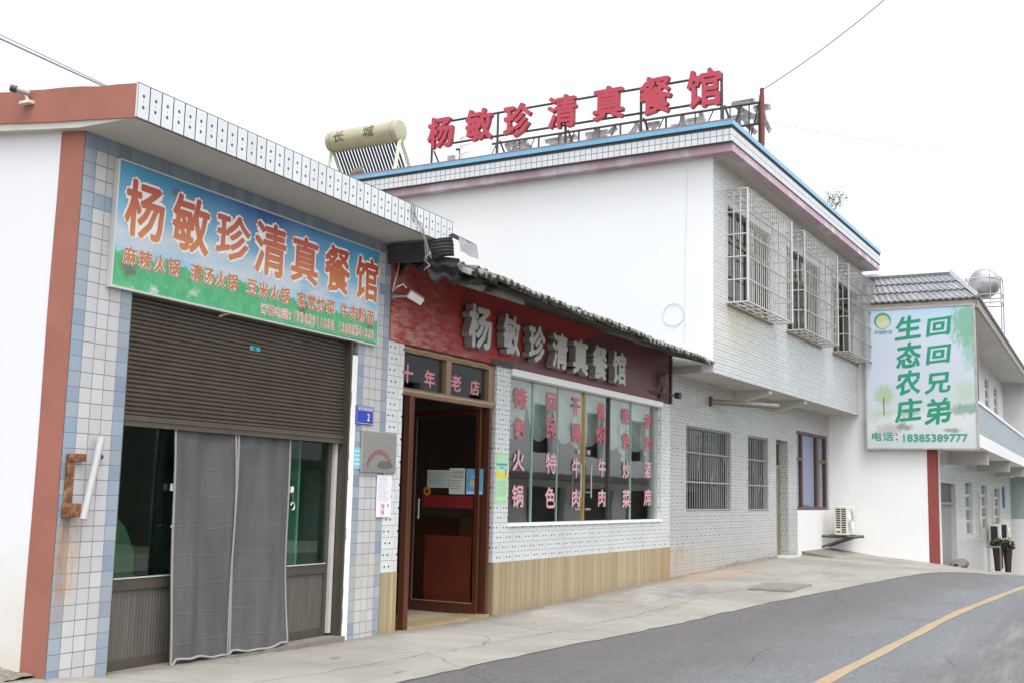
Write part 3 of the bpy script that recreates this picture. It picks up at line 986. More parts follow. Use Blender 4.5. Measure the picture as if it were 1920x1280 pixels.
# brushed steel plaque with an arc of red characters
t = Thing('steel_plaque', 'brushed steel plaque with an arc of tiny red characters on the tiled pillar', 'plaque', F1, (4.1, -.03, 1.74))
g = G('brushed_steel')
n = g.noise(3, 4, .6, g.scale(g.co(), (1, 1, 30)))
g.out(g.ramp(n, [(.3, (.42, .41, .385)), (.7, (.54, .53, .50))]), .32, .75)
t.part('plate', MB().box(3.77, 4.42, -.030, -.004, 1.525, 1.95), g.mat, bevel=.005)
mb = MB()
txt = '县级清真饮食服务业定点单位'
for i, ch in enumerate(txt):
    a = R(52 - 104 * i / (len(txt) - 1))
    cx, cz, r = 4.10, 1.40, .335
    px, pz = cx - r * .83 * math.sin(a), cz + r * math.cos(a) + .005
    ca, sa = math.cos(a * .8), math.sin(a * .8)
    def fr2(u, v, w, px=px, pz=pz, ca=ca, sa=sa): return (px + u * ca - v * sa, -.0305 - w, pz + u * sa + v * ca)
    letter(mb, ch, (-.016, .016, -.026, .026), fr2, .001, bold=.012, ref='国')
t.part('lettering', mb, plain('faded_red_print', (.40, .10, .09), .5))
g = G('glossy_dark_smear')
mb = MB().prism([(4.12 + .17 * math.cos(q) * (1 if math.cos(q) > 0 else .8) + .07, 1.595 + (.055 if math.sin(q) > 0 else .03) * math.sin(q)) for q in [i * .35 for i in range(18)]], lambda u, v, w: (u, -.0307 - w, v), 0, .0008)
t.part('worn_patch', mb, plain('tarnish', (.20, .195, .19), .4, .6))


def paper(name, label, cat, fr, box, y, col, lines=(), grp=None, fn=None, hdr=None, extra=()):
    """a sheet stuck on a surface with printed rows"""
    u0, u1, v0, v1 = box
    fn = fn or (lambda u, v, w: (u, y - w, v))
    t = Thing(name, label, cat, fr, fn((u0 + u1) / 2, (v0 + v1) / 2, 0), grp)
    pm = MB().prism([(u0, v0), (u1, v0), (u1, v1), (u0, v1)], fn, 0, .0025)
    t.part('sheet', pm, plain('sheet_%02d%02d%02d' % tuple(int(c * 99) for c in col), col, .7, var=.06))
    if lines:
        byc = {}
        for (a, b, c, d, cc_) in lines:
            byc.setdefault(cc_, MB()).prism([(u0 + (u1 - u0) * a, v0 + (v1 - v0) * c), (u0 + (u1 - u0) * b, v0 + (v1 - v0) * c), (u0 + (u1 - u0) * b, v0 + (v1 - v0) * d), (u0 + (u1 - u0) * a, v0 + (v1 - v0) * d)], fn, .0026, .0034)
        for cc_, m_ in byc.items():
            t.part('print', m_, plain('print_%02d%02d%02d' % tuple(int(c * 99) for c in cc_), cc_, .7))
    for (s_, a, b, c, d, cc_) in extra:
        m_ = MB()
        letter(m_, s_, (u0 + (u1 - u0) * a, u0 + (u1 - u0) * b, v0 + (v1 - v0) * c, v0 + (v1 - v0) * d), fn, .0036, bold=.015)
        t.part('lettering', m_, plain('print_%02d%02d%02d' % tuple(int(c * 99) for c in cc_), cc_, .7))
    return t
rnd = random.Random(3)
gl = (.45, .45, .47)
paper('paper_notice', 'white printed sheet with red stamps taped below the steel plaque', 'notice', F1, (4.09, 4.37, 1.065, 1.50), -.012, (.72, .72, .78),
      [(.1, .1 + rnd.uniform(.5, .8), .94 - i * .05, .955 - i * .05, gl) for i in range(12)], extra=[('已检', .3, .55, .2, .33, (.62, .22, .25)), ('合格', .3, .55, .06, .18, (.62, .22, .25)), ('证', .72, .85, .24, .32, (.62, .22, .25))])
paper('paper_notice', 'narrow light blue sticker half hidden behind the steel plaque', 'sticker', F1, (3.665, 3.80, 1.555, 1.77), -.003, (.22, .50, .60),
      [(.1, .9, .80 - i * .2, .86 - i * .2, (.55, .70, .75)) for i in range(4)])

# ================================================================== the restaurant with the red board
rest = Thing('restaurant', 'low restaurant with worn red board, grey tiled eave, copper doorway and wide glass front', 'building', FW)
g = G('wood_look_tile')
x, y, z = g.xyz()
iu = g.m('FLOOR', g.m('DIVIDE', x, .155))
w_ = g.m('ADD', x, g.mapr(g.noise(1.5, 2), .3, .7, -.01, .01))
st1 = g.m('ADD', g.m('MULTIPLY', g.white(g.vec(g.m('FLOOR', g.m('DIVIDE', w_, .052)), 4.0, 1.0)), .42), g.m('MULTIPLY', g.noise(2.0, 4, .6, g.scale(g.vec(x, g.m('MULTIPLY', iu, 3.1), z), (13, 1, .12))), .58))
col = g.ramp(st1, [(.30, (.30, .235, .13)), (.5, (.42, .345, .22)), (.70, (.29, .225, .125))])
k = g.mapr(g.white(g.vec(iu, 1.0, 2.0)), 0, 1, .90, 1.06)
col = g.mix(1.0, col, g.vec(k, k, k), 'MULTIPLY')
col = g.mix(g.mapr(g.m('ADD', x, g.mapr(g.noise(3, 5), .3, .7, -.5, .5)), 7.5, 8.4, 0, .55), col, (.40, .22, .09))
col = g.mix(g.m('MULTIPLY', g.mapr(g.m('ADD', z, g.mapr(g.noise(4, 4), .3, .7, -.08, .08)), -.15, .08, 1, 0), .55), col, (.30, .22, .12))
DADO = g.out(col, .35)
WO = [(0.0, 2.08, -.5, 2.935)]
WW = (2.45, 7.88, .945, 2.905)
mb = MB().wall(2.08, 8.31, .485, 2.935, 0, .25, [WW])
rest.part('tiled_wall', mb, T_CARD)
mb = MB().wall(2.085, 8.305, -.6, .487, -.012, .25, [])
rest.part('dado', mb, DADO)
# narrow strip of the same tiles beside the shop pillar
f1in = lambda X: X - .30
mb = MB()
def f1w(p):
    q = F1.w(p) - FW.w((0, 0, 0))
    return (q.dot(FW.d), q.dot(FW.n), p[2])
rest.part('tiled_strip', MB().box(-.337, -.030, -.008, .10, .485, 2.95), T_CARDN)
rest.part('strip_dado', MB().box(-.333, -.033, -.016, .10, -.5, .486), DADO)
# red board, weathered, darker to the far side
g = G('weathered_red_board')
x, y, z = g.xyz()
n1 = g.noise(2.6, 7, .68)
n2 = g.noise(9, 6, .7, g.scale(g.co(), (.55, 1, 2.2)))
red = g.ramp(n1, [(.3, (.20, .016, .018)), (.55, (.30, .028, .027)), (.75, (.36, .06, .05))])
fade = g.m('MULTIPLY', g.mapr(g.m('ADD', g.m('ADD', x, g.m('MULTIPLY', z, 1.1)), g.mapr(n1, .3, .7, -.9, .9)), 2.9, 4.9, 1, 0), g.mapr(n2, .40, .62))
fade = g.m('ADD', fade, g.m('MULTIPLY', g.mapr(z, 2.9, 3.5, .55, 0), g.m('MULTIPLY', g.mapr(n2, .42, .6), g.mapr(x, 0, 2.2, 1, 0))), clamp=True)
red = g.mix(g.m('MULTIPLY', fade, .85), red, (.46, .23, .20))
# maroon and less rough: everything past a slanting edge
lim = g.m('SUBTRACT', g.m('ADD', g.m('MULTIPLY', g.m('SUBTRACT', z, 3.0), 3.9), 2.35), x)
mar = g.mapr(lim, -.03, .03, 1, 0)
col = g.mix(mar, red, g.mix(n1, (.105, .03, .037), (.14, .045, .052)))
g.bump(n2, .25, .01)
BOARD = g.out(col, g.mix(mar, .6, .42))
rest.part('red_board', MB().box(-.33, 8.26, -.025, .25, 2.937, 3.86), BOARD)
rest.part('board_edge_trim', MB().box(1.90, 2.44, -.034, -.0255, 2.925, 3.0), BLACKM)
rest.part('board_edge_trim', MB().box(8.20, 8.27, -.05, .1, 2.935, 3.84), BLACKM)

# interior: floor, walls, ceiling, counter, furniture
mb = MB()
mb.add([(-.02, .1, -.128), (8.3, .1, -.128), (8.3, 6, -.128), (-.02, 6, -.128)], [(0, 1, 2, 3)], 0)
rest.part('inside_floor', mb, T_CARD if False else plain('beige_floor_tile', (.45, .38, .26), .35), recalc=False)
mb = MB()
mb.add([(-.02, .26, -.1), (8.3, .26, -.1), (8.3, 6, -.1), (-.02, 6, -.1), (-.02, .26, 3.6), (8.3, .26, 3.6), (8.3, 6, 3.6), (-.02, 6, 3.6)], [(0, 4, 7, 3), (3, 7, 6, 2), (2, 6, 5, 1), (4, 5, 6, 7)])
rest.part('inside_wall', mb, plain('dim_room_wall', (.36, .31, .29), .85), recalc=False)
rest.part('counter', MB().box(2.6, 3.3, .8, 2.6, -.12, .95).box(2.55, 3.35, .75, 2.65, .95, 1.0), plain('red_wood', (.16, .045, .025), .35, var=.2))
def dining_table(px, py, label):
    t = Thing('dining_table', label, 'table', FW, (px, py, -.12), 'dining tables behind the glass')
    t.part('table_top', MB().tube((px, py, .60), (px, py, .64), .55, 24), plain('red_wood', (.16, .045, .025), .35))
    t.part('pedestal', MB().tube((px, py, -.12), (px, py, .60), .05, 10).tube((px, py, -.12), (px, py, -.09), .28, 16), DARK)
dining_table(4.3, 1.5, 'round dark dining table seen dimly through the middle of the glass front')
dining_table(6.4, 1.7, 'round dark dining table seen dimly through the far end of the glass front')

# glass front
WG = glass('clear_green_glass', (.90, .95, .93), f0=.24)
win = rest.part('window', MB().wall(2.45, 7.88, .945, 2.905, .05, .13, [(2.50, 7.83, .965, 2.84)]), ALU)
rest.part('head_rail', MB().box(2.44, 7.88, -.03, .05, 2.845, 2.935), WHITEPL, win, bevel=.006)
rest.part('sill', MB().box(2.44, 7.90, -.022, .05, .925, .962), WHITE, win)
xs = [2.50, 3.25, 4.02, 4.90, 5.80, 6.72, 7.66, 7.83]
for a, b_ in zip(xs, xs[1:]):
    rest.part('glass_pane', MB().box(a + .006, b_ - .006, .086 if xs.index(a) % 2 else .094, .092 if xs.index(a) % 2 else .100, .965, 2.84), WG, win)
rest.part('mullion', MB().box(5.775, 5.825, .06, .12, .965, 2.84), BLACKM, win)
rest.part('mullion', MB().box(7.62, 7.70, .06, .12, .965, 2.84), plain('green_grey_aluminium', (.20, .25, .24), .4, .4), win)
rest.part('mullion', MB().box(4.89, 4.925, .07, .11, .965, 2.84), plain('brass_strip', (.45, .30, .10), .35, .6), win)
GE = plain('green_glass_edge', (.25, .38, .34), .2)
for xx in (3.25, 4.02, 6.72):
    rest.part('glass_joint', MB().box(xx - .008, xx + .008, .078, .106, .965, 2.84), GE, win)
for xx in (4.72, 5.08):
    hb = MB().tube((xx, .035, 1.30), (xx, .035, 1.78), .013, 10)
    for zz3 in (1.38, 1.72):
        hb.tube((xx, .035, zz3), (xx, .09, zz3), .012, 8)
    rest.part('handle', hb, STEEL, win)
    lk = MB().box(xx - .05, xx + .05, .075, .085, 1.93, 2.0).box(xx - .09, xx + .09, .076, .085, 1.12, 1.15)
    rest.part('lock', lk, STEEL, win)
# red characters stuck on the glass
GLRED = plain('faded_red_film', (.50, .11, .14), .5, var=.22, scale=8)
GLRED2 = plain('washed_out_pink_film', (.62, .36, .38), .5, var=.22, scale=8)
cols = [('特色火锅', [(2.7, 3.07, 2.44, 2.73), (2.72, 3.03, 2.05, 2.34), (2.7, 3.03, 1.63, 1.91), (2.7, 3.02, 1.16, 1.45)]),
        ('回民特色', [(3.65, 3.98, 2.49, 2.74), (3.66, 3.97, 2.1, 2.39), (3.66, 4.0, 1.62, 1.91), (3.66, 3.98, 1.15, 1.44)]),
        ('干锅牛肉', [(4.48, 4.77, 2.47, 2.74), (4.48, 4.78, 2.08, 2.37), (4.51, 4.8, 1.58, 1.87), (4.52, 4.8, 1.16, 1.42)]),
        ('黄焖牛肉', [(5.37, 5.68, 2.46, 2.74), (5.36, 5.68, 2.12, 2.39), (5.43, 5.72, 1.61, 1.9), (5.45, 5.72, 1.17, 1.43)]),
        ('特色炒菜', [(6.34, 6.68, 2.47, 2.73), (6.37, 6.69, 2.08, 2.35), (6.38, 6.69, 1.61, 1.88), (6.38, 6.72, 1.15, 1.44)]),
        ('承包酒席', [(7.31, 7.65, 2.46, 2.7), (7.31, 7.65, 2.08, 2.34), (7.29, 7.67, 1.64, 1.91), (7.3, 7.66, 1.18, 1.46)])]
fwg = lambda u, v, w: (u, .082 - w, v)
for s_, bx in cols:
    for i, (ch, b_) in enumerate(zip(s_, bx)):
        rest.part('character', letter(MB(), ch, b_, fwg, .0015, bold=.045), GLRED if i < 2 else GLRED2, win)

# pale swagged curtains inside the glass
g = G('pale_swag_cloth')
x, y, z = g.xyz()
g.out(g.mix(g.noise(3, 4), (.66, .70, .68), (.80, .82, .80)), .9)
g.put(g.b.inputs['Alpha'], .92)
SWAG = g.mat
for i, (xa, xb) in enumerate(((2.48, 3.30), (3.27, 4.10), (4.06, 4.95), (4.90, 5.82), (5.80, 6.75), (6.72, 7.82))):
    c_ = Thing('swag_curtain', 'pale swag curtain behind the lettering ' + cols[i][0], 'curtain', FW, ((xa + xb) / 2, .22, 2.8), 'pale swagged curtains')
    def fn(a, b, xa=xa, xb=xb, i=i):
        sag = (math.sin(math.pi * min(1, max(0, (a * .96 + .02)))) ** .7)
        drop = .16 + .62 * sag
        return (xa + (xb - xa) * a, .20 + .03 * math.sin(b * 13 + 3 * math.cos(a * 3)) * sag, 2.84 - drop * b)
    c_.part('swag', MB().grid(fn, 26, 26), SWAG)
    if i in (2, 4, 5):
        def tail(a, b, xb=xb, i=i):
            w = (.15 + .12 * b)
            return (xb - .06 - w * a, .17 + .025 * math.sin(a * 16), 2.84 - (.75 + .35 * (1 - a) * (1 if i != 2 else .3)) * b)
        c_.part('tail', MB().grid(tail, 16, 12), SWAG)

# doorway: copper frame, transom with four characters, two leaves swung inwards
TRG = glass('dark_transom_glass', (.30, .38, .38), f0=.08)
dr = rest.part('doorway', MB().wall(-.05, 2.08, 2.385, 2.935, .03, .13, [(.04, .92, 2.47, 2.86), (1.03, 1.93, 2.47, 2.86)]), COPPER)
rest.part('jamb', MB().box(.10, .185, -.03, .12, -.15, 2.385), JAMB, dr, bevel=.008)
rest.part('jamb', MB().box(1.93, 1.985, .0, .12, -.15, 2.385), JAMB, dr, bevel=.008)
# folded copper cladding strips with a slight wave
mb = MB()
mb.grid(lambda a, b: (-.05 + 2.13 * a, .026 - .012 * math.sin(b * math.pi) - .006 * math.sin(a * 31), 2.865 + .07 * b), 60, 5)
mb.grid(lambda a, b: (-.05 + 2.13 * a, .022 - .014 * math.sin(b * math.pi) - .006 * math.sin(a * 27 + 1), 2.385 + .08 * b), 60, 5)
rest.part('cladding', mb, COPPER, dr)
rest.part('transom_pane', MB().box(.04, .92, .085, .092, 2.47, 2.86), TRG, dr)
rest.part('transom_pane', MB().box(1.03, 1.93, .085, .092, 2.47, 2.86), TRG, dr)
for ch, b_ in zip('十年老店', [(0.07, 0.3, 2.53, 2.74), (0.53, 0.76, 2.52, 2.72), (1.12, 1.35, 2.53, 2.73), (1.56, 1.79, 2.52, 2.71)]):
    rest.part('character', letter(MB(), ch, b_, lambda u, v, w: (u, .0845 - w, v), .0012, bold=.05), plain('pink_film', (.58, .22, .26), .5), dr)
rest.part('side_pane', MB().box(-.03, .10, .05, .056, .03, 2.385), TRG, dr)
rest.part('side_rail', MB().box(-.03, .10, .03, .08, -.14, .03), WOODRED, dr)
rest.part('threshold_tiles', MB().box(.2, 2.0, -.02, .30, -.3, -.118), DADO, dr)
LG = glass('dark_door_glass', (.82, .76, .74), f0=.04)
def leaf(x0, sgn):
    """a leaf swung in at right angles, its face in the yz plane"""
    xa, xb = x0, x0 + .045
    f = MB()
    f.box(xa, xb, .08, .145, -.11, 2.36)
    f.box(xa, xb, 1.02, 1.08, -.11, 2.36)
    f.box(xa, xb, .145, 1.02, -.11, .0)
    f.box(xa, xb, .145, 1.02, 2.29, 2.36)
    d = rest.part('door', f, WOODRED, bevel=.006)
    rest.part('glass_pane', MB().box(xa + .018, xa + .026, .145, 1.02, .0, 2.29), LG, d)
    rest.part('kick_panel', MB().box(xa + .030, xa + .040, .19, .86, .0, .80), plain('dark_red_panel', (.26, .07, .036), .4, var=.15), d)
    rest.part('glazing_bead', MB().box(xa - .004, xa - .0005, 1.005, 1.018, .0, 2.27).box(xa - .004, xa - .0005, .145, 1.005, .0, .012), STEEL, d)
    rest.part('handle', MB().tube((xa - .03, .93, 1.0), (xa - .03, .93, 1.25), .012).tube((xa - .03, .93, 1.02), (xa, .93, 1.02), .008).tube((xa - .03, .93, 1.23), (xa, .93, 1.23), .008), STEEL, d)
    return d
leaf(1.84, 1)
leaf(.21, -1)
# notices on the glass of the open leaf
fl = lambda u, v, w: (1.852 - w, -u, v)
paper('paper_notice', 'pale green landscape sheet of notes on the open door leaf', 'notice', FW, (-.84, -.52, 1.39, 1.61), 0, (.42, .47, .44), [(.06, .9 - .3 * (i % 3 == 2), .84 - i * .11, .87 - i * .11, (.25, .30, .28)) for i in range(7)], fn=fl)
paper('paper_notice', 'tall handwritten white sheet between two notices on the open door', 'notice', FW, (-.515, -.29, 1.315, 1.635), 0, (.50, .53, .50), [(.1, .85 - .2 * (i % 2), .50 - i * .1, .53 - i * .1, (.25, .28, .28)) for i in range(4)], fn=fl,
      extra=[('今日供应', .1, .9, .78, .9, (.2, .22, .22)), ('牛肉火锅', .1, .9, .62, .74, (.2, .22, .22))])
paper('paper_notice', 'sky blue printed poster near the hinge of the open door', 'poster', FW, (-.27, -.03, 1.315, 1.63), 0, (.12, .36, .55), [(.25, .75, .3, .55, (.55, .45, .3)), (.3, .7, .62, .66, (.3, .6, .55)), (.3, .7, .7, .74, (.3, .6, .55)), (.05, .95, .03, .12, (.55, .62, .65))], fn=fl)
t = Thing('red_banner', 'dark red strip across the glass of the open door leaf', 'banner', FW, (1.85, .45, 1.2))
t.part('strip', MB().prism([(-.90, 1.145), (-.17, 1.145), (-.17, 1.295), (-.90, 1.295)], fl, 0, .003), plain('red_strip', (.17, .010, .012), .5))
t = Thing('round_badge', 'small round orange badge on the open door above the red strip', 'badge', FW, (1.85, .83, 1.32))
t.part('disc', MB().prism([(-.835 + .055 * math.cos(i * .3927), 1.345 + .055 * math.sin(i * .3927)) for i in range(16)], fl, .003, .006), plain('orange_badge', (.50, .20, .02), .5))
t.part('emblem', MB().prism([(-.86, 1.325), (-.81, 1.325), (-.81, 1.365), (-.86, 1.365)], fl, .0065, .0075), plain('red_strip', (.26, .012, .015), .5))
# green and yellow poster on the tiled column
paper('paper_notice', 'green and yellow health poster pasted on the tiled column beside the glass', 'poster', FW, (2.115, 2.41, 1.21, 1.83), -.003, (.40, .66, .40),
      [(0, 1, .51, .64, (.70, .58, .08)), (.05, .95, .76, .81, (.10, .30, .40)), (.3, .7, .70, .74, (.15, .35, .55))] + [(.08, .92, .44 - i * .036, .452 - i * .036, (.22, .42, .25)) for i in range(9)] + [(.1, .3, .035, .045, (.05, .1, .05)), (.6, .9, .035, .045, (.05, .1, .05)), (.78, .88, .56, .70, (.25, .20, .12))])

# grey metal characters standing off the board
LETM = plain('grey_painted_metal_letter', (.44, .45, .43), .55, .1, var=.16, scale=6)
LETS = plain('dull_letter_side', (.24, .23, .21), .7, .1, var=.25, scale=9)
ls = Thing('wall_lettering', 'row of raised grey metal characters standing off the worn red board', 'sign', FW, (3.5, -.05, 3.05))
brd = [(1.10, 1.66, 3.05, 3.57), (1.95, 2.4, 3.07, 3.57), (2.65, 3.12, 3.05, 3.54), (3.34, 3.82, 3.04, 3.53), (4.0, 4.51, 3.03, 3.53), (4.67, 5.20, 3.03, 3.53), (5.42, 5.93, 3.03, 3.53)]
for ch, b_ in zip(NAME, brd):
    mb = MB()
    letter(mb, ch, b_, lambda u, v, w: (u, -.045 - w, v), 0, .105, bold=.055, side_mi=1)
    ls.part('character', mb, [LETM, LETS])

# tiled eave
g = G('mossy_grey_roof_tile')
n = g.noise(7, 6, .7)
n2 = g.noise(1.8, 4, .6)
c = g.ramp(n, [(.3, (.08, .08, .077)), (.5, (.17, .168, .16)), (.7, (.28, .275, .26))])
c = g.mix(g.mapr(n2, .5, .7, 0, .5), c, (.13, .125, .085))
g.bump(n, .5, .01)
ROOFT = g.out(c, .9)
roof = MB()
EX0, EX1 = -.36, 8.30
def ey(x): return -1.0 + .030 * (x + .3)
def ez(x): return 3.655 + .012 * math.sin(x * 1.9) + .008 * math.sin(x * 4.3)
NR = 52
for i in range(NR):
    xc = EX0 + (EX1 - EX0) * (i + .5) / NR + random.uniform(-.008, .008)
    y0_ = ey(xc) + random.uniform(-.035, .03)
    z0_ = ez(xc) + random.uniform(-.012, .012)
    r = .070
    for row in range(3):
        ya = y0_ + row * .33
        yb = ya + .36
        za = z0_ + (ya - y0_) * .22 + .012 - (.075 if row == 0 else 0)
        zb_ = z0_ + (yb - y0_) * .22 - .008
        vs = []
        nn = 7
        for (yy, zz_, rr) in ((ya, za, r), (yb, zb_, r * .86)):
            for k in range(nn):
                q = math.pi * k / (nn - 1)
                vs.append((xc + rr * math.cos(q), yy, zz_ + rr * math.sin(q)))
        for (yy, zz_, rr) in ((ya, za, r - .016), (yb, zb_, r * .86 - .016)):
            for k in range(nn):
                q = math.pi * k / (nn - 1)
                vs.append((xc + rr * math.cos(q), yy, zz_ + rr * math.sin(q)))
        fs = [(k, k + 1, nn + k + 1, nn + k) for k in range(nn - 1)] + [(2 * nn + k, 3 * nn + k, 3 * nn + k + 1, 2 * nn + k + 1) for k in range(nn - 1)] + [(k, 2 * nn + k, 2 * nn + k + 1, k + 1) for k in range(nn - 1)]
        roof.add(vs, fs, 0, True)
    # the trough tile between two covers, hanging a little lower
    xt = xc + (EX1 - EX0) / NR / 2
    yt = ey(xt) - .03 + random.uniform(-.02, .02)
    zt = ez(xt) - .03
    vs = []
    for (yy, zz_) in ((yt, zt), (yt + 1.05, zt + 1.05 * .22)):
        for k in range(6):
            q = math.pi * (1 + k / 5)
            vs.append((xt + .066 * math.cos(q), yy, zz_ + .022 + .034 * math.sin(q)))
        for k in range(6):
            q = math.pi * (1 + k / 5)
            vs.append((xt + .066 * math.cos(q), yy, zz_ + .036 + .034 * math.sin(q)))
    roof.add(vs, [(k, k + 1, 12 + k + 1, 12 + k) for k in range(5)] + [(6 + k, 18 + k, 18 + k + 1, 6 + k + 1) for k in range(5)] + [(k, 6 + k, 6 + k + 1, k + 1) for k in range(5)], 0, True)
rf = rest.part('tiled_roof', roof, ROOFT)
mb = MB()
mb.add([(EX0, -.9, 3.622), (8.30, -.70, 3.622), (8.30, 6, 4.05), (EX0, 6, 4.05), (EX0, -.9, 3.60), (8.30, -.70, 3.60), (8.30, 6, 4.0), (EX0, 6, 4.0), (EX0, .05, 3.84), (8.3, .05, 3.84), (EX0, .05, 3.815), (8.3, .05, 3.815)],
       [(0, 1, 9, 8), (8, 9, 2, 3), (4, 10, 11, 5), (10, 7, 6, 11), (0, 4, 5, 1), (2, 6, 7, 3)])
rest.part('roof_boards', mb, plain('near_black_boards', (.045, .042, .040), .9, var=.4, scale=3), rf)  # planks below the tiles, near-black all over
rest.part('eave_plank', MB().add([(-.25, -.80, 3.50), (1.25, -.78, 3.52), (1.25, -.76, 3.60), (-.25, -.78, 3.60), (-.25, -.83, 3.50), (1.25, -.81, 3.52), (1.25, -.79, 3.60), (-.25, -.81, 3.60)], [(0, 1, 2, 3), (4, 7, 6, 5), (0, 4, 5, 1), (3, 2, 6, 7), (1, 5, 6, 2), (0, 3, 7, 4)]), plain('weathered_grey_plank', (.17, .16, .145), .9, var=.3), rf)
# the messy verge: a tin sheet laid over the roof end, a near-black tarpaulin hanging under it
sheet = MB()
sheet.grid(lambda a, b: (-.46 + .07 * b + .005 * math.sin(b * 34) + .012 * math.sin(a * 7 + b * 5), -.84 + .86 * a, 3.962 - .19 * b - .03 * a + .012 * math.sin(a * 9)), 20, 44)
solo('corrugated_sheet', 'bent corrugated metal sheet laid over the roof end below the tiled canopy', 'metal sheet', sheet, plain('dull_zinc', (.07, .068, .07), .6, .3, var=.5, scale=5), FW, (-.3, -.5, 3.7), recalc=False)
fo = MB()
fo.grid(lambda a, b: (-.47 + .38 * a, -.955 + .03 * b, 3.80 + .16 * b + .006 * math.sin(a * 9) - .02 * a), 14, 6)
fo.grid(lambda a, b: (-.52 + .44 * a, -.93 + .10 * b, 3.965 - .02 * a + .02 * math.sin(b * 3.1)), 10, 6)
solo('flashing_strip', 'shiny upright flashing strip at the end of the tiled canopy', 'flashing', fo, plain('bright_zinc', (.36, .36, .37), .35, .6, var=.25, scale=9), FW, (-.25, -.9, 3.8), recalc=False)
tp = MB()
tp.grid(lambda a, b: (-.40 + .2 * a * a - .02 * math.sin(a * 11 + b * 4) + .02 * math.sin(b * 13), -.90 + .92 * a, 3.74 + .17 * a - (.20 + .08 * math.sin(a * 7) + .05 * math.sin(a * 23)) * b), 40, 14)
tp.grid(lambda a, b: (-.38 + .9 * a, -.84 + .05 * math.sin(a * 9 + b * 3), 3.62 - (.10 + .03 * math.sin(a * 12)) * b), 24, 6)
solo('dark_tarpaulin', 'dark tarpaulin hanging from the roof end beside the shop canopy', 'tarpaulin', tp, plain('near_black_cloth', (.035, .034, .033), .9, var=.4, scale=6), FW, (-.3, -.5, 3.5), recalc=False)

# cctv, dangling wires, lamp
t = Thing('security_camera', 'white box camera on an arm beside the worn red board', 'camera', FW, (-.2, -.1, 3.4))
a_, b_ = Vector((-.27, -.20, 3.44)), Vector((-.15, -.30, 3.365))
t.part('body', MB().path([a_, b_], .056, 4), WHITEPL, bevel=.01)
t.part('lens_face', MB().path([b_, b_ + (b_ - a_).normalized() * .012], .046, 4), BLACKM)
t.part('arm', MB().tube((-.315, -.03, 3.41), (-.24, -.22, 3.415), .013).tube((-.315, -.024, 3.41), (-.315, -.04, 3.41), .035, 12), STEEL)
t.part('cable', MB().path([(-.27, -.17, 3.50), (-.31, -.15, 3.54), (-.36, -.10, 3.50), (-.37, -.06, 3.45), (-.33, -.05, 3.55), (-.25, -.04, 3.72), (-.22, -.03, 3.80)], .007), WHITEPL)
wires = MB()
for k in range(4):
    o_ = (k - 1.5) * .05
    pts = []
    for i in range(22):
        q = i / 21
        pts.append((3.62 + .33 * q + o_ * math.sin(q * 5 + k), -.615 - .02 * math.sin(q * 9 + k) - .02 * k * .3, 4.232 - .36 * q - .34 * max(0, q - .55) + .02 * math.sin(q * 14 + 2 * k)))
    wires.path(pts, .0045, 5)
wires.path([(3.95 + .03 * math.sin(i * .9), -.62 + .03 * math.cos(i * .9), 3.83 - .018 * i) for i in range(14)], .0045, 5)
solo('loose_wires', 'tangled loose wires dangling over the end of the tiled canopy', 'wires', wires, WIREG, F1, (3.8, -.6, 4))
t = Thing('wall_lamp', 'small dark round lamp on a bracket at the far end of the red board', 'lamp', FW, (7.75, -.1, 3.15))
t.part('dish', MB().tube((7.70, -.10, 3.30), (7.70, -.16, 3.30), .14, 18, .10), plain('faded_maroon_metal', (.10, .06, .065), .5))
t.part('stem', MB().tube((7.72, -.03, 3.02), (7.70, -.12, 3.28), .018).box(7.66, 7.78, -.06, -.026, 2.98, 3.08), BLACKM)
t.part('arm', MB().bar((7.2, -.05, 3.07), (8.2, -.18, 3.06), .02).box(8.12, 8.26, -.22, -.14, 3.02, 3.12), BLACKM)

# ================================================================== the two-storey white house
T_B2 = tile_mat('small_ornament_wall_tile', .236, .1178, (.45, .46, .455), (.17, .17, .17), .007, 0, .0, bond=.15, motif='h', var=.06,
                stains=[(-.3, 1.5, -.5, .50, (.40, .25, .12), .6, 2.2), (0, 6, -.3, .45, (.42, .37, .29), .5, 3)])
T_B2U = tile_mat('upper_wall_tile', .236, .1178, (.57, .59, .60), (.13, .13, .13), .009, 0, .02, bond=.15, motif='h', var=.05,
                 stains=[(.2, 2.6, 3.6, 4.75, (.52, .47, .22), .55, 7), (.9, 2.4, 4.2, 4.8, (.45, .33, .17), .55, 6)])
T_COR = tile_mat('square_cornice_tile', .115, .115, (.58, .61, .635), (.10, .11, .12), .012, 0, 7.44, var=.05)
g = G('faded_pink_band')
x, y, z = g.xyz()
n = g.noise(.9, 5, .65, g.scale(g.co(), (1, 1, .4)))
pk = g.mix(g.mapr(n, .45, .62), (.46, .32, .37), (.64, .60, .67))
jt = g.m('LESS_THAN', g.m('FRACT', g.m('DIVIDE', g.m('ADD', x, y), .132)), .06)
g.out(g.mix(g.m('MULTIPLY', jt, .35), pk, (.40, .32, .36)), .5)
PINKB = g.mat
g = G('blue_coping_tile')
x, y, z = g.xyz()
jt = g.m('LESS_THAN', g.m('FRACT', g.m('DIVIDE', g.m('ADD', x, y), .45)), .02)
bl = g.mix(g.white(g.vec(g.m('FLOOR', g.m('DIVIDE', g.m('ADD', x, y), .45)), 0, 0)), (.15, .35, .52), (.18, .41, .58))
g.out(g.mix(jt, bl, (.15, .2, .25)), .3)
BLUEC = g.mat
g = G('rain_streaked_white_plaster')
st_ = g.noise(1.2, 5, .6, g.scale(g.co(), (1, 3.0, .12)))
zt = g.xyz()[2]
cc = g.mix(g.m('MULTIPLY', g.mapr(st_, .60, .78, 0, .30), g.mapr(zt, 5.2, 7.2, 0, 1)), (.75, .77, .78), (.61, .63, .65))
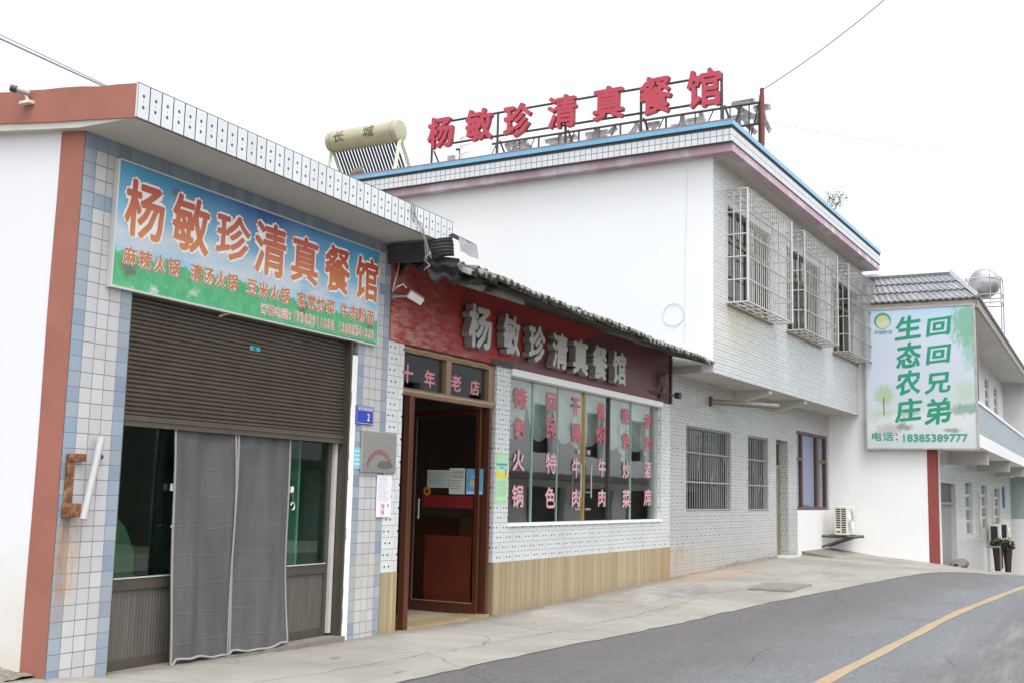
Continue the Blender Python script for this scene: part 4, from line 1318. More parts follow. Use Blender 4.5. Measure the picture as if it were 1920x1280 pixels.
cc = g.mix(g.mapr(g.noise(.5, 4), .4, .7, 0, .2), cc, (.64, .66, .67))
g.bump(g.noise(5, 5), .12, .01)
GABLE = g.out(cc, .9)

house = Thing('white_house', 'two-storey white house with jutting tiled upper floor, blue-edged parapet and white end wall', 'building', F2)
GO = [(.757, 3.161, 1.09, 2.62), (4.197, 5.565, 1.085, 2.63), (6.144, 7.035, -.3, 2.643), (7.732, 10.5, 1.10, 2.936)]
house.part('tiled_wall', MB().wall(0.0, 10.66, -.9, 3.50, 0, .25, GO), T_B2)
UO = [(.84, 3.42, 4.80, 6.59), (4.50, 7.15, 4.80, 6.59), (8.22, 10.90, 4.80, 6.59)]
house.part('upper_wall', MB().wall(.095, 11.42, 3.479, 7.32, -.749, -.52, UO), T_B2U)
mb = MB().box(.089, .30, .26, 8.3, -.5, 3.62).box(.089, .30, -.52, 8.3, 3.62, 7.32).box(.30, 11.42, 8.1, 8.3, -.5, 7.32).box(11.2, 11.42, .4, 8.1, 2.7, 7.32)
mb.box(.089, .0945, -.747, -.52, 3.485, 7.32)
house.part('gable_wall', mb, GABLE)
mb = MB().box(.10, 11.40, -.744, 8.1, 3.483, 3.62)
mb.box(.12, 11.4, -.742, .0, 3.478, 3.4825)
for xx in (3.4, 5.9):
    mb.add([(xx, 0, 3.22), (xx + .22, 0, 3.22), (xx + .22, 0, 3.482), (xx, 0, 3.482), (xx, -.70, 3.40), (xx + .22, -.70, 3.40), (xx + .22, -.70, 3.482), (xx, -.70, 3.482)], [(0, 1, 2, 3), (4, 7, 6, 5), (0, 4, 5, 1), (0, 3, 7, 4), (1, 5, 6, 2)])
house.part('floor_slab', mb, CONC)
# parapet: soffit, pink band, tiles, blue coping
XB, YB = 11.47, 8.5
house.part('roof_slab', MB().box(-.10, XB - .01, -1.16, YB, 7.30, 7.42), plain('cream_soffit', (.50, .47, .40), .85, var=.08))
def ring(ox, oy, w, za, zb):
    m_ = MB()
    m_.box(ox, XB, oy, oy + w, za, zb)
    m_.box(ox, ox + w, oy + w, YB, za, zb)
    m_.box(XB - w, XB, oy + w, YB, za, zb)
    return m_
house.part('cornice_band', ring(-.118, -1.177, .2, 7.296, 7.44), PINKB)
house.part('parapet', ring(-.215, -1.20, .2, 7.441, 7.672), T_COR)
house.part('coping', ring(-.245, -1.225, .26, 7.725, 7.815), BLUEC)
house.part('coping_shadow_joint', ring(-.212, -1.197, .2, 7.6725, 7.7245), plain('dark_joint', (.06, .07, .075), .9))
house.part('coping_top', ring(-.25, -1.2, .27, 7.8155, 7.835), plain('faded_maroon_top', (.34, .18, .20), .8))
house.part('roof_deck', MB().box(.1, 11.2, -1, 8.3, 7.421, 7.46), CONC)
# rooms behind the openings
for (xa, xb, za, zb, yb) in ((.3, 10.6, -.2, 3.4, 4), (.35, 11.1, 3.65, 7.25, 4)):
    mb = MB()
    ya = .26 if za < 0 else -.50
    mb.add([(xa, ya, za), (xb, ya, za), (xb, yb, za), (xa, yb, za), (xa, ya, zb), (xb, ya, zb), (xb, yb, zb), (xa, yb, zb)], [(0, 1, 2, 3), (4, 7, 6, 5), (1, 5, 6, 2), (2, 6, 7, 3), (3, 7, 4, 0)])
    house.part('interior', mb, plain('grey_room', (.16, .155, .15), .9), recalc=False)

GREYG = glass('window_glass', (.40, .46, .45))
CUR = plain('pale_curtain', (.36, .40, .395), .9, var=.15, scale=2)
YELF = plain('ochre_window_frame', (.13, .105, .06), .5, var=.2)
DKF = plain('dark_bronze_frame', (.07, .06, .055), .4, .2)
def curtain_in(xa, xb, za, zb, y_, nf, parent):
    m_ = MB().grid(lambda a, b: (xa + (xb - xa) * a, y_ + .03 * math.sin(a * nf * 6.28), za + (zb - za) * b), int(nf * 8), 2)
    house.part('curtain', m_, CUR, parent)
# ground-floor barred windows
for (xa, xb, za, zb) in GO[:2]:
    f = MB().wall(xa, xb, za, zb, .10, .15, [(xa + .05, (xa + xb) / 2 - .025, za + .05, zb - .05), ((xa + xb) / 2 + .025, xb - .05, za + .05, zb - .05)])
    w_ = house.part('window', f, DKF)
    house.part('glass_pane', MB().box(xa + .05, xb - .05, .12, .126, za + .05, zb - .05), glass('dim_window_glass', (.30, .32, .31)), w_)
    bars = MB()
    nb = int((xb - xa) / .115)
    for i in range(nb + 1):
        xx = xa + .02 + (xb - xa - .04) * i / nb
        bars.bar((xx, .03, za), (xx, .03, zb), .010)
    for zz_ in [za + .02, za + .52, za + 1.05, zb - .02]:
        bars.bar((xa, .028, zz_), (xb, .028, zz_), .026)
    house.part('grille', bars, BARG, w_)
    for k in range(3 if xb - xa > 2 else 2):
        xx = xa + (xb - xa) * (.25 + .28 * k)
        zz_ = za + .75 - .35 * (k % 2)
        nt_ = MB().path([(xx, .012, zz_), (xx + .05, .010, zz_ + .18), (xx + .14, .012, zz_ + .30)], .008, 5)
        house.part('tied_ribbon', nt_, STEEL, w_)
# doorway
f = MB().wall(6.144, 7.035, -.3, 2.643, .17, .24, [(6.22, 6.96, .1, 2.0), (6.22, 6.96, 2.1, 2.57)])
d = house.part('door', f, plain('olive_door_frame', (.25, .235, .18), .5))
house.part('door_leaf', MB().box(6.22, 6.96, .19, .22, .1, 2.0), plain('brown_olive_door', (.22, .19, .13), .5, var=.2), d)
house.part('glass_pane', MB().box(6.22, 6.96, .20, .206, 2.1, 2.57), GREYG, d)
house.part('step', MB().box(6.05, 7.1, -.28, .17, -.3, .10), CONC, d)
# window beside the air conditioner, white plaster under it
f = MB().wall(7.732, 10.5, 1.10, 2.936, .03, .11, [(7.80, 8.27, 1.17, 2.25), (7.80, 8.27, 2.33, 2.87), (8.36, 9.60, 1.17, 2.87), (9.82, 10.43, 1.17, 2.25), (9.82, 10.43, 2.33, 2.87)])
w_ = house.part('window', f, plain('red_brown_window_frame', (.11, .055, .045), .45, var=.2))
house.part('glass_pane', MB().box(7.78, 10.45, .07, .076, 1.15, 2.89), glass('blue_tinted_glass', (.66, .76, .95), refl=.9, f0=.14), w_)
house.part('sky_reflection_sheet', MB().grid(lambda a, b: (7.8 + 2.65 * a, .15 + .006 * math.sin(a * 90), 1.16 + 1.72 * b), 60, 2), plain('blue_grey_sky_reflection', (.22, .27, .36), .7, var=.08), w_)  # added sheet; its blue-grey stands in for sky mirrored in the glass
house.part('plaster_apron', MB().box(7.74, 10.655, -.02, -.001, -.9, 1.095), WHITE)
# upper windows with curtains
for k, (xa, xb, za, zb) in enumerate(UO):
    n_ = 4
    wd = (xb - xa) / n_
    ops = []
    for i in range(n_):
        ops += [(xa + wd * i + .03, xa + wd * (i + 1) - .03, za + .05, za + 1.18), (xa + wd * i + .03, xa + wd * (i + 1) - .03, za + 1.25, zb - .05)]
    w_ = house.part('window', MB().wall(xa, xb, za, zb, -.68, -.62, ops), YELF)
    house.part('glass_pane', MB().box(xa + .03, xb - .03, -.655, -.650, za + .03, zb - .03), GREYG, w_)
    curtain_in(xa + .1, xa + (xb - xa) * .42, za, zb - .1, -.42, 5, w_)
    curtain_in(xb - (xb - xa) * .30, xb - .1, za, zb - .1, -.42, 4, w_)
    house.part('sill', MB().box(xa - .05, xb + .05, -.79, -.70, za - .035, za - .002), plain('stained_sill', (.30, .25, .17), .8, var=.3), w_)
mb = MB().tube((11.36, -.84, 3.2), (11.36, -.84, 5.6), .05, 10)
house.part('drainpipe', mb, plain('brown_pipe', (.12, .09, .075), .7, var=.3))
# overflow pipe sticking out under the slab
solo('overflow_pipe', 'thick grey brown pipe jutting sideways under the white upper floor', 'pipe', MB().tube((1.95, -.0, 3.14), (3.15, -.95, 3.12), .055, 12).tube((1.94, .0, 3.14), (1.965, -.02, 3.14), .10, 12), plain('dull_brown_pipe', (.19, .165, .14), .5, .2, var=.3), F2, (2.2, -.2, 3.14))
# thin wire loop hanging on the white end wall
wl = MB()
wl.path([(.075, -.02 + .20 * math.cos(i * .3307), 4.52 + .20 * math.sin(i * .3307)) for i in range(20)], .005, 5)
wl.path([(.075, -.28, 7.2), (.075, -.24, 5.5), (.075, -.23, 4.0)], .003, 5)
solo('wire_loop', 'thin pale wire hanging in a loop on the big white end wall', 'wire', wl, plain('pale_wire', (.60, .61, .63), .6), F2, (.08, 0, 4.5))

# security cages of welded bars on the upper windows
def cage(x0, x1, mat, label):
    t = Thing('window_cage', label, 'window cage', F2, ((x0 + x1) / 2, -.95, 4.79), 'barred cages on the upper windows')
    z0, z1, ya, yb = 4.793, 6.86, -.752, -1.131
    zs_ = [z0 + (z1 - z0) * i / 5 for i in range(6)]
    m_ = MB()
    for zz_ in zs_:
        m_.bar((x0, yb, zz_), (x1, yb, zz_), .026 if zz_ not in (z0, z1) else .03)
    nb = int((x1 - x0) / .118)
    for i in range(nb + 1):
        xx = x0 + (x1 - x0) * i / nb
        m_.bar((xx, yb - .002, z0), (xx, yb - .002, z1), .0105 if 0 < i < nb else .032)
    t.part('front_grille', m_, mat)
    for xx in (x0, x1):
        m_ = MB()
        for zz_ in zs_:
            m_.bar((xx, ya, zz_), (xx, yb, zz_), .020)
        for q in (0, .33, .66):
            m_.bar((xx, ya + (yb - ya) * q, z0), (xx, ya + (yb - ya) * q, z1), .018)
        t.part('side_grille', m_, mat)
    for zz_, nm in ((z0, 'base_grille'), (z1, 'top_grille')):
        m_ = MB()
        for i in range(7):
            xx = x0 + (x1 - x0) * i / 6
            m_.bar((xx, ya, zz_), (xx, yb, zz_), .024)
        for q in (0, .33, .66):
            m_.bar((x0, ya + (yb - ya) * q, zz_), (x1, ya + (yb - ya) * q, zz_), .024)
        t.part(nm, m_, mat)
    return t
cage(.80, 3.56, BARW, 'bright white barred window cage nearest the plain white end wall')
cage(4.48, 7.18, plain('off_white_painted_bar', (.42, .415, .40), .5, var=.16, scale=12), 'off-white barred window cage between the two other cages')
cage(8.22, 10.93, plain('dull_grey_painted_bar', (.34, .335, .33), .55, var=.16, scale=12), 'dull grey barred window cage overlapping the hanging green-lettered sign')

# ------------------------------------------------------------------ things on the roof of the white house
RAIL = plain('dark_sign_rail', (.06, .05, .05), .7, var=.3)
REDL = plain('faded_red_letter_face', (.42, .045, .075), .5, var=.14, scale=5)
REDS = plain('dull_red_letter_side', (.30, .045, .06), .6, var=.2, scale=7)
fs_ = Thing('rooftop_sign', 'red raised characters on a thin dark frame along the roof edge', 'sign', F2, (.3, 2.3, 7.83))
mb = MB()
for zz_, a, b_ in ((8.88, 5.42, -.84), (8.40, 5.44, -.84)):
    mb.bar((.34, a, zz_), (.34, b_, zz_), .035)
for yy in (5.44, 3.86, 2.33, .75, -.82):
    mb.bar((.34, yy, 7.46), (.34, yy, 8.9 if yy != 5.44 else 8.42), .04)
    mb.bar((.34, yy - .05, 8.3), (.75, yy - .25, 7.46), .03)
fs_.part('frame', mb, RAIL)
bx = [(5.49, 4.87, 8.31, 8.97), (4.57, 3.93, 8.33, 9.0), (3.67, 3.04, 8.28, 8.97), (2.68, 2.05, 8.32, 8.98), (1.70, 1.06, 8.34, 9.0), (.74, .10, 8.30, 9.03), (-.19, -.83, 8.29, 9.01)]
for ch, (a, b_, za, zb) in zip(NAME, bx):
    m_ = MB()
    letter(m_, ch, (-a, -b_, za, zb), lambda u, v, w: (.325 - w, -u, v), 0, .10, bold=.045, side_mi=1)
    fs_.part('character', m_, [REDL, REDS])
LETBK = plain('grey_tin_letter_back', (.74, .75, .75), .6, 0, var=.3, scale=5)
LETBS = plain('grey_tin_letter_side', (.45, .45, .45), .6, 0, var=.3, scale=7)
bs_ = Thing('rooftop_sign', 'grey backs of large tin characters on a rusty frame behind the parapet', 'sign', F2, (3, 2.5, 7.83))
mb = MB()
for zz_, a, b_ in ((9.24, 6.6, -.75), (8.42, 6.6, -.75), (8.80, 6.6, -.75)):
    mb.bar((3.02, a, zz_), (3.02, b_, zz_), .04)
for yy in (6.5, 5.5, 4.4, 3.4, 2.4, 1.35, .1, -.25, -.66):
    mb.bar((3.02, yy, 7.46), (3.02, yy, 9.25), .035)
for yy in (5.0, 3.0, 1.0, -.3):
    mb.bar((3.0, yy, 9.2), (2.2, yy, 7.46), .03)
for yy in (5.9, 4.9, 3.9, 2.9, 1.8, .7, -.05, -.45):
    mb.bar((3.02, yy, 8.42), (3.02, yy, 9.24), .02)
    mb.bar((3.02, yy, 8.42), (3.02, yy - .4 if yy > 0 else yy - .2, 9.24), .02)
mb.bar((3.02, -.2, 7.5), (3.02, -.66, 8.4), .025)
bs_.part('frame', mb, RAIL)
for i, ch in enumerate(NAME):
    yc = (-.42, .86, 1.92, 2.88, 3.88, 4.96, 6.05)[i]
    w, za, zb = (.46, 8.38, 9.42) if i == 0 else (.42, 8.30, 9.27)
    m_ = MB()
    letter(m_, ch, (yc - w, yc + w, za, zb), lambda u, v, w_: (3.06 + w_, u, v), 0, .08, bold=.028, side_mi=1)
    bs_.part('character', m_, [LETBK, LETBS])
solo('roof_pole', 'rust-red upright pole at the end of the grey rooftop characters', 'pole', MB().bar((2.95, -.74, 7.46), (2.95, -.74, 9.50), .062), RUSTP, F2, (2.95, -.74, 7.46))

# solar water heater
TANKM = plain('olive_cream_tank_metal', (.40, .385, .265), .42, .15, var=.14, scale=2)
sw = Thing('solar_water_heater', 'pale olive solar water heater with drum tank over dark tubes on the roof', 'solar heater', F2, (1.2, 7.7, 7.46))
ax, az = 1.0, 9.12
tk = MB()
prof = [(6.72, .0), (6.72, .20), (6.735, .235), (6.80, .24), (8.60, .24), (8.665, .235), (8.68, .20), (8.68, 0)]
N_ = 28
vs = [(ax + r * math.cos(2 * math.pi * k / N_), y_, az + r * math.sin(2 * math.pi * k / N_)) for y_, r in prof for k in range(N_)]
tk.add(vs, [(i * N_ + k, i * N_ + (k + 1) % N_, (i + 1) * N_ + (k + 1) % N_, (i + 1) * N_ + k) for i in range(len(prof) - 1) for k in range(N_)], 0, True)
tank = sw.part('tank', tk, TANKM)
m_ = MB()
for y_ in (6.86, 8.54):
    vs = [(ax + .243 * math.cos(2 * math.pi * k / N_), y_ + dy, az + .243 * math.sin(2 * math.pi * k / N_)) for dy in (-.015, .015) for k in range(N_)]
    m_.add(vs, [(k, (k + 1) % N_, N_ + (k + 1) % N_, N_ + k) for k in range(N_)], 0, True)
sw.part('seam', m_, plain('darker_olive_seam', (.30, .29, .17), .5), tank)
m_ = MB()
def onto(yc):
    def fn(u, v, w):
        q = math.pi - .0 - v / .242
        return (ax + (.242 + w) * math.cos(q), yc - u, az + (.242 + w) * math.sin(q))
    return fn
letter(m_, '长', (-.15, .15, -.11, .17), onto(8.28), .002, bold=.03)
letter(m_, '城', (-.15, .15, -.11, .17), onto(7.45), .002, bold=.03)
sw.part('lettering', m_, plain('faded_black_print', (.10, .10, .07), .6), tank)
TUBE = plain('dark_glass_tube', (.03, .03, .04), .12, var=.1)
m_ = MB()
for i in range(20):
    yy = 6.90 + i * .0855
    m_.tube((1.02, yy, 8.94), (1.98, yy, 7.60), .027, 8)
sw.part('vacuum_tubes', m_, TUBE)
FRM = plain('pale_green_frame', (.46, .50, .38), .5, var=.1)
for yy in (6.76, 8.64):
    m_ = MB()
    m_.bar((1.03, yy, 8.96), (2.02, yy, 7.50), .075)
    m_.bar((1.0, yy, 8.92), (.72, yy, 7.46), .075)
    m_.bar((.72, yy, 7.50), (2.02, yy, 7.50), .045)
    sw.part('leg', m_, FRM)
m_ = MB().bar((2.0, 6.76, 7.56), (2.0, 8.64, 7.56), .07)
m_.bar((.78, 6.76, 8.05), (.78, 8.64, 8.05), .035).bar((.78, 6.76, 7.55), (.78, 8.64, 8.4), .025)
sw.part('brace', m_, FRM)
m_ = MB().grid(lambda a, b: (.70 - .10 * math.sin(b * 3), 7.35 + .5 * a * (1 - .55 * b) + .1 * b, 8.02 + .30 * b), 6, 5)
solo('plastic_rag', 'crumpled dark plastic rag caught on the brace of the solar heater', 'rag', m_, plain('dark_olive_plastic', (.12, .12, .085), .7, var=.3), F2, (.7, 7.5, 8.1), recalc=False)
# round ribbed water tank
wt = Thing('water_tank', 'round ribbed pale water tank between the red characters on the roof', 'water tank', F2, (1.9, 5.35, 7.46))
prof = [(7.6, .345)]
for i in range(8):
    z_ = 7.66 + i * .185
    prof += [(z_, .345), (z_ + .03, .36), (z_ + .06, .345)]
prof += [(9.16, .345), (9.19, .32), (9.22, .0)]
vs = [(1.9 + r * math.cos(2 * math.pi * k / N_), 5.35 + r * math.sin(2 * math.pi * k / N_), z_) for z_, r in prof for k in range(N_)]
m_ = MB().add(vs, [(i * N_ + k, i * N_ + (k + 1) % N_, (i + 1) * N_ + (k + 1) % N_, (i + 1) * N_ + k) for i in range(len(prof) - 1) for k in range(N_)], 0, True)
wt.part('drum', m_, plain('pale_plastic_drum', (.82, .83, .83), .45, var=.03))
m_ = MB()
for q in (.3, 1.87, 3.44, 5.0):
    m_.bar((1.9 + .34 * math.cos(q), 5.35 + .34 * math.sin(q), 7.46), (1.9 + .30 * math.cos(q), 5.35 + .30 * math.sin(q), 7.62), .05)
wt.part('stand', m_, STEEL)
solo('vent_pipe', 'short grey vent pipe behind the blue coping near the first red character', 'pipe', MB().tube((.9, 5.25, 7.46), (.9, 5.25, 8.33), .03).box(.86, .94, 5.25, 5.40, 8.10, 8.34), STEEL, F2, (.9, 5.25, 7.46))
# a wispy plant growing out of the roof edge
pl = Thing('roof_plant', 'wispy weed growing behind the blue coping of the roof', 'plant', F2, (8.2, -.75, 7.46))
rr = random.Random(11)
stm, lv = MB(), MB()
for k in range(9):
    a = rr.uniform(0, 6.28)
    L_ = rr.uniform(.35, .85)
    p0 = Vector((8.0 + rr.uniform(-.15, .15), -.78, 7.46))
    p1 = p0 + Vector((math.cos(a) * .12, math.sin(a) * .10, .55 + .25 * L_))
    p2 = p0 + Vector((math.cos(a) * .55 * L_, math.sin(a) * .3 * L_ - .15, .75 + .5 * L_))
    stm.path([p0, p1, p2], .007, 4, .003)
    for j in range(26):
        q = rr.uniform(.35, 1)
        c_ = p1.lerp(p2, q) + Vector((rr.gauss(0, .07), rr.gauss(0, .07), rr.gauss(0, .06)))
        u_ = Vector((rr.gauss(0, 1), rr.gauss(0, 1), rr.gauss(0, 1))).normalized()
        w_ = u_.orthogonal().normalized()
        s_ = rr.uniform(.022, .046)
        lv.quad(c_ - u_ * s_, c_ + w_ * s_ * .5, c_ + u_ * s_, c_ - w_ * s_ * .5)
pl.part('stem', stm, plain('dark_stem', (.07, .06, .04), .9))
pl.part('leaves', lv, plain('dark_green_leaf', (.05, .075, .035), .7), recalc=False)

# air conditioner on a bracket
def aircon(fr, x0, x1, y0, y1, z0, z1, label, side, grp, bracket=True, panel=False):
    t = Thing('air_conditioner', label, 'air conditioner', fr, ((x0 + x1) / 2, (y0 + y1) / 2, z0), grp)
    b = t.part('casing', MB().box(x0, x1, y0, y1, z0, z1), CREAM, bevel=.015)
    m_ = MB()
    if panel:
        m_.box(x0 - .012, x0 - .002, y0 + .05, y1 - .03, z0 + .06, z1 - .06)
        t.part('dark_grille', m_, plain('dark_blue_grille', (.02, .022, .035), .5), b)
    else:
        n_ = 11
        for i in range(n_):
            za = z0 + .05 + (z1 - z0 - .10) * i / n_
            for q0, q1 in ((.12, .44), (.54, .9)):
                if i == 1 and q0 < .2:
                    continue
                m_.box(x0 - .004, x0 - .0005, y0 + (y1 - y0) * (1 - q1), y0 + (y1 - y0) * (1 - q0), za + .010, za + (z1 - z0 - .1) / n_ - .010)
        t.part('vents', m_, plain('vent_dark', (.03, .03, .03), .7), b)
    m_ = MB()
    cx, cz, rad = (x0 + x1) / 2 - .08, (z0 + z1) / 2, (z1 - z0) * .40
    for k in range(5):
        r_ = rad * (k + 1) / 5
        m_.path([(cx + r_ * math.cos(i * .3307), y0 - .012, cz + r_ * math.sin(i * .3307)) for i in range(20)], .007, 5)
    t.part('fan_grille', m_, ALU, b)
    if bracket:
        m_ = MB()
        for xx in (x0 + .1, x1 - .1):
            m_.bar((xx, -.02 if fr is F2 else y1 + .3, z0 - .04), (xx, y0 - .22, z0 - .04), .05)
            m_.bar((xx, -.02 if fr is F2 else y1 + .3, z0 - .30), (xx, y0 - .02, z0 - .06), .04)
        t.part('bracket', m_, plain('dark_grey_bracket', (.10, .105, .105), .7))
    return t
aircon(F2, 9.70, 10.55, -.66, -.36, .51, 1.205, 'cream air conditioner with slotted side on a bracket beside the blue-tinted window', True, None)
# little concrete ramp in front of it
m_ = MB().add([(8.0, -.95, .02), (10.70, -1.9, -.10), (10.70, .0, .16), (8.0, .0, .16), (8.0, -.95, -.4), (10.7, -1.9, -.4), (10.7, 0, -.4), (8, 0, -.4)], [(0, 1, 2, 3), (0, 4, 5, 1), (3, 7, 4, 0), (1, 5, 6, 2)])
o = m_.make('ramp', PAVE, None, (9, -.5, 0), 0, True, Matrix.Translation(F2.w((9, -.5, 0))) @ Matrix.Rotation(F2.rz, 4, 'Z'))
o['kind'] = 'structure'
# crumbling plinth along the foot of the tiled wall
m_ = MB()
ph = [.0]
for i in range(121):
    ph.append(max(.0, min(.11, ph[-1] * .93 + rr.uniform(-.016, .021))))
m_.grid(lambda a, b: (.05 + 6.0 * a, -.012 - .045 * (1 - b) - .012 * rr.random(), -.12 + .17 * a + (.06 + ph[int(a * 120)]) * b), 120, 3, 0, False)
house.part('crumbling_plinth', m_, plain('earthy_plinth', (.27, .215, .165), .95, var=.45, scale=5, bump=.8), recalc=False)

# ================================================================== the house with the grey roof
T_B3 = tile_mat('pale_square_wall_tile', .24, .12, (.60, .60, .595), (.40, .40, .41), .008, 0, 0, bond=.5, var=.04)
T_BAL = tile_mat('banded_balcony_tile', .30, .07, (.34, .37, .39), (.20, .22, .23), .014, 0, 3.02, var=.2)
b3 = Thing('grey_roofed_house', 'white house with grey ribbed roof, long tiled balcony and red-brown corner pillars', 'building', F3)
mb = MB().box(0, .25, -2.36, .6, -1.5, 3.0).box(.0, .25, -.95, 4, 3.0, 6.2).box(-.02, .25, -2.60, -.95, 3.0, 6.2)
b3.part('side_wall', mb, WHITE)
b3.part('pillar', MB().box(-.006, .30, -2.575, -2.362, -1.5, 2.68), REDP)
BO = [(.62, 3.8, -1.6, 1.85), (6.1, 7.9, .40, 1.95), (10.7, 12.6, .5, 1.95), (15.2, 17.4, .5, 1.9)]
b3.part('front_wall', MB().wall(.30, 22.5, -2.6, 2.68, -2.56, -2.3, BO), T_B3)
b3.part('door_trim', MB().box(.30, .60, -2.585, -2.562, -1.4, 2.66), WHITE)
ub = [(2.0, 3.6, 4.2, 5.5), (13.0, 14.6, 4.3, 5.72), (16.4, 18.0, 4.3, 5.72), (6.5, 8.5, 4.2, 5.6)]
b3.part('upper_wall', MB().wall(.25, 20.4, 3.0, 6.25, -2.56, -2.3, ub), WHITE)
SH3 = plain('pale_shutter_board', (.36, .355, .34), .6, var=.1)
d = b3.part('door', MB().box(.62, 3.8, -2.42, -2.36, -1.5, 1.30), SH3)
b3.part('fanlight', MB().box(.62, 3.8, -2.44, -2.36, 1.36, 1.85), plain('dark_panel', (.10, .10, .10), .5), d)
b3.part('lintel_rail', MB().box(.62, 3.8, -2.5, -2.36, 1.30, 1.36), STEEL, d)
for (xa, xb, za, zb) in BO[1:] + ub:
    w_ = b3.part('window', MB().wall(xa, xb, za, zb, -2.50, -2.44, [(xa + .06, xb - .06, za + .06 + (zb - za) * i / 4, za - .02 + (zb - za) * (i + 1) / 4) for i in range(4)]), ALU)
    b3.part('glass_pane', MB().box(xa + .05, xb - .05, -2.47, -2.462, za + .05, zb - .05), glass('dim_window_glass', (.30, .32, .31)), w_)
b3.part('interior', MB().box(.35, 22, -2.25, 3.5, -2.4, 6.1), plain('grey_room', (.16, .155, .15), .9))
b3.part('balcony_slab', MB().box(-.06, 22.5, -3.58, -2.30, 2.69, 3.0), WHITE)
for xx in (2.6, 9.5, 16.0):
    b3.part('balcony_beam', MB().box(xx, xx + .3, -3.5, -2.56, 2.35, 2.688), CONC)

b3.part('balustrade', MB().box(-.02, 20.2, -3.57, -3.45, 3.002, 3.72), T_BAL)
b3.part('handrail', MB().box(-.05, 20.2, -3.60, -3.42, 3.722, 3.80), WHITE)
b3.part('corner_post', MB().box(-.03, .12, -3.585, -3.44, 3.802, 6.2), plain('brown_post', (.20, .14, .11), .8, var=.3))
b3.part('stair_tower', MB().box(20.4, 23.7, -3.5, -1, 2.72, 6.6), T_B3)
b3.part('balcony_ceiling', MB().box(.1, 20.4, -3.5, -2.3, 6.2, 6.28), CONC)
# roof: tiled front slope, hip and long eave
RT = G('grey_ribbed_roof_sheet')
x, y, z = RT.xyz()
nn = RT.noise(2.5, 5, .6)
RT = RT.out(RT.ramp(nn, [(.3, (.17, .18, .195)), (.7, (.25, .26, .275))]), .5)
mb = MB()
def slope(e0, e1, r0, r1, nu, steps):
    e0, e1, r0, r1 = map(Vector, (e0, e1, r0, r1))
    nrm = (e1 - e0).cross(r0 - e0).normalized()
    if nrm.z < 0: nrm = -nrm
    per = 6
    for k in range(steps):
        ba, bb = k / steps, (k + 1) / steps
        def fn(a, b):
            q = ba + (bb - ba) * b
            p = e0.lerp(r0, q).lerp(e1.lerp(r1, q), a)
            return p + nrm * (.018 * math.sin(a * nu * 6.283) + .045 * (1 - b) + .005)
        mb.grid(fn, nu * per, 2)
        # thick lower lip of each row
        mb.grid(lambda a, b: fn(a, 0) - nrm * (.05 * b), nu * per, 1)
slope((-.14, .9, 6.27), (-.14, -3.66, 6.27), (.95, .9, 7.12), (.95, -2.92, 7.12), 30, 3)
slope((-.14, -3.66, 6.27), (20.6, -3.66, 6.27), (.95, -2.92, 7.12), (20.6, -2.92, 7.12), 100, 3)
rf3 = b3.part('roof', mb, RT)
mb = MB()
mb.bar((.95, .9, 7.16), (.95, -2.92, 7.16), .13).bar((.95, -2.92, 7.16), (-.14, -3.66, 6.33), .10).bar((.95, -2.92, 7.16), (20.6, -2.92, 7.16), .12)
b3.part('ridge_cap', mb, plain('pale_ridge_cap', (.40, .41, .43), .6), rf3)
mb = MB().box(-.10, -.02, -3.62, .9, 6.10, 6.26).box(-.10, 20.5, -3.64, -3.58, 6.06, 6.27)
b3.part('eave_board', mb, plain('pale_brown_eave', (.36, .32, .27), .8, var=.2), rf3)
b3.part('roof_deck', MB().box(.95, 20.6, -2.9, 5, 6.9, 7.1), CONC, rf3)

# hanging sign with green brush lettering
SX = -.16
sn = Thing('hanging_sign', 'tall hanging sign with green brush lettering and pale landscape under the grey roof', 'sign', F3, (SX, -2.3, 2.66))
g = G('printed_landscape')
x, y, z = g.xyz()                      # local: y runs 1.3 .. -1.3 , z 0 .. 3.45
v = g.m('DIVIDE', z, 3.45)
base = g.ramp(g.m('ADD', v, g.mapr(g.noise(.7, 3), .3, .7, -.08, .08)), [(.0, (.50, .56, .58)), (.22, (.60, .64, .65)), (.27, (.50, .57, .60)), (.6, (.52, .57, .68)), (.85, (.52, .61, .70)), (1, (.40, .58, .72))])
nf = g.noise(5, 6, .75)
nl = g.noise(11, 7, .78, g.scale(g.co(), (1, 1.4, .7)))
def spot(cy, cz, ry, rz, amp=1.0, nz=None):
    a = g.m('DIVIDE', g.m('SUBTRACT', y, cy), ry)
    b = g.m('DIVIDE', g.m('SUBTRACT', z, cz), rz)
    d_ = g.m('SQRT', g.m('ADD', g.m('MULTIPLY', a, a), g.m('MULTIPLY', b, b)))
    return g.mapr(g.m('ADD', d_, g.mapr(nf if nz is None else nz, .3, .7, -.55, .55)), .55, 1.05, amp, 0)
c = base
for (cy, cz, ry, rz, colr, amp, nz) in ((-1.05, 3.0, .42, .62, (.10, .34, .19), .75, nl), (-1.12, 2.4, .2, .55, (.16, .42, .26), .6, nl),
                                   (.90, 1.30, .27, .30, (.25, .40, .08), .55, nl), (-1.0, 1.35, .30, .32, (.32, .48, .22), .42, nl),
                                   (-.95, .93, .40, .16, (.05, .20, .10), .6, nl), (.3, .85, .28, .10, (.20, .30, .20), .55, None),
                                   (.78, .45, .40, .17, (.34, .28, .24), .5, nl), (.42, .52, .20, .10, (.16, .17, .12), .7, None), (-.7, .42, .22, .08, (.16, .18, .14), .7, None), (.95, .85, .36, .12, (.40, .50, .22), .5, None)):
    c = g.mix(spot(cy, cz, ry, rz, amp, nz), c, colr)
trunk = g.m('MULTIPLY', g.m('LESS_THAN', g.m('ABSOLUTE', g.m('SUBTRACT', y, .90)), .014), g.m('MULTIPLY', g.m('GREATER_THAN', z, .80), g.m('LESS_THAN', z, 1.25)))
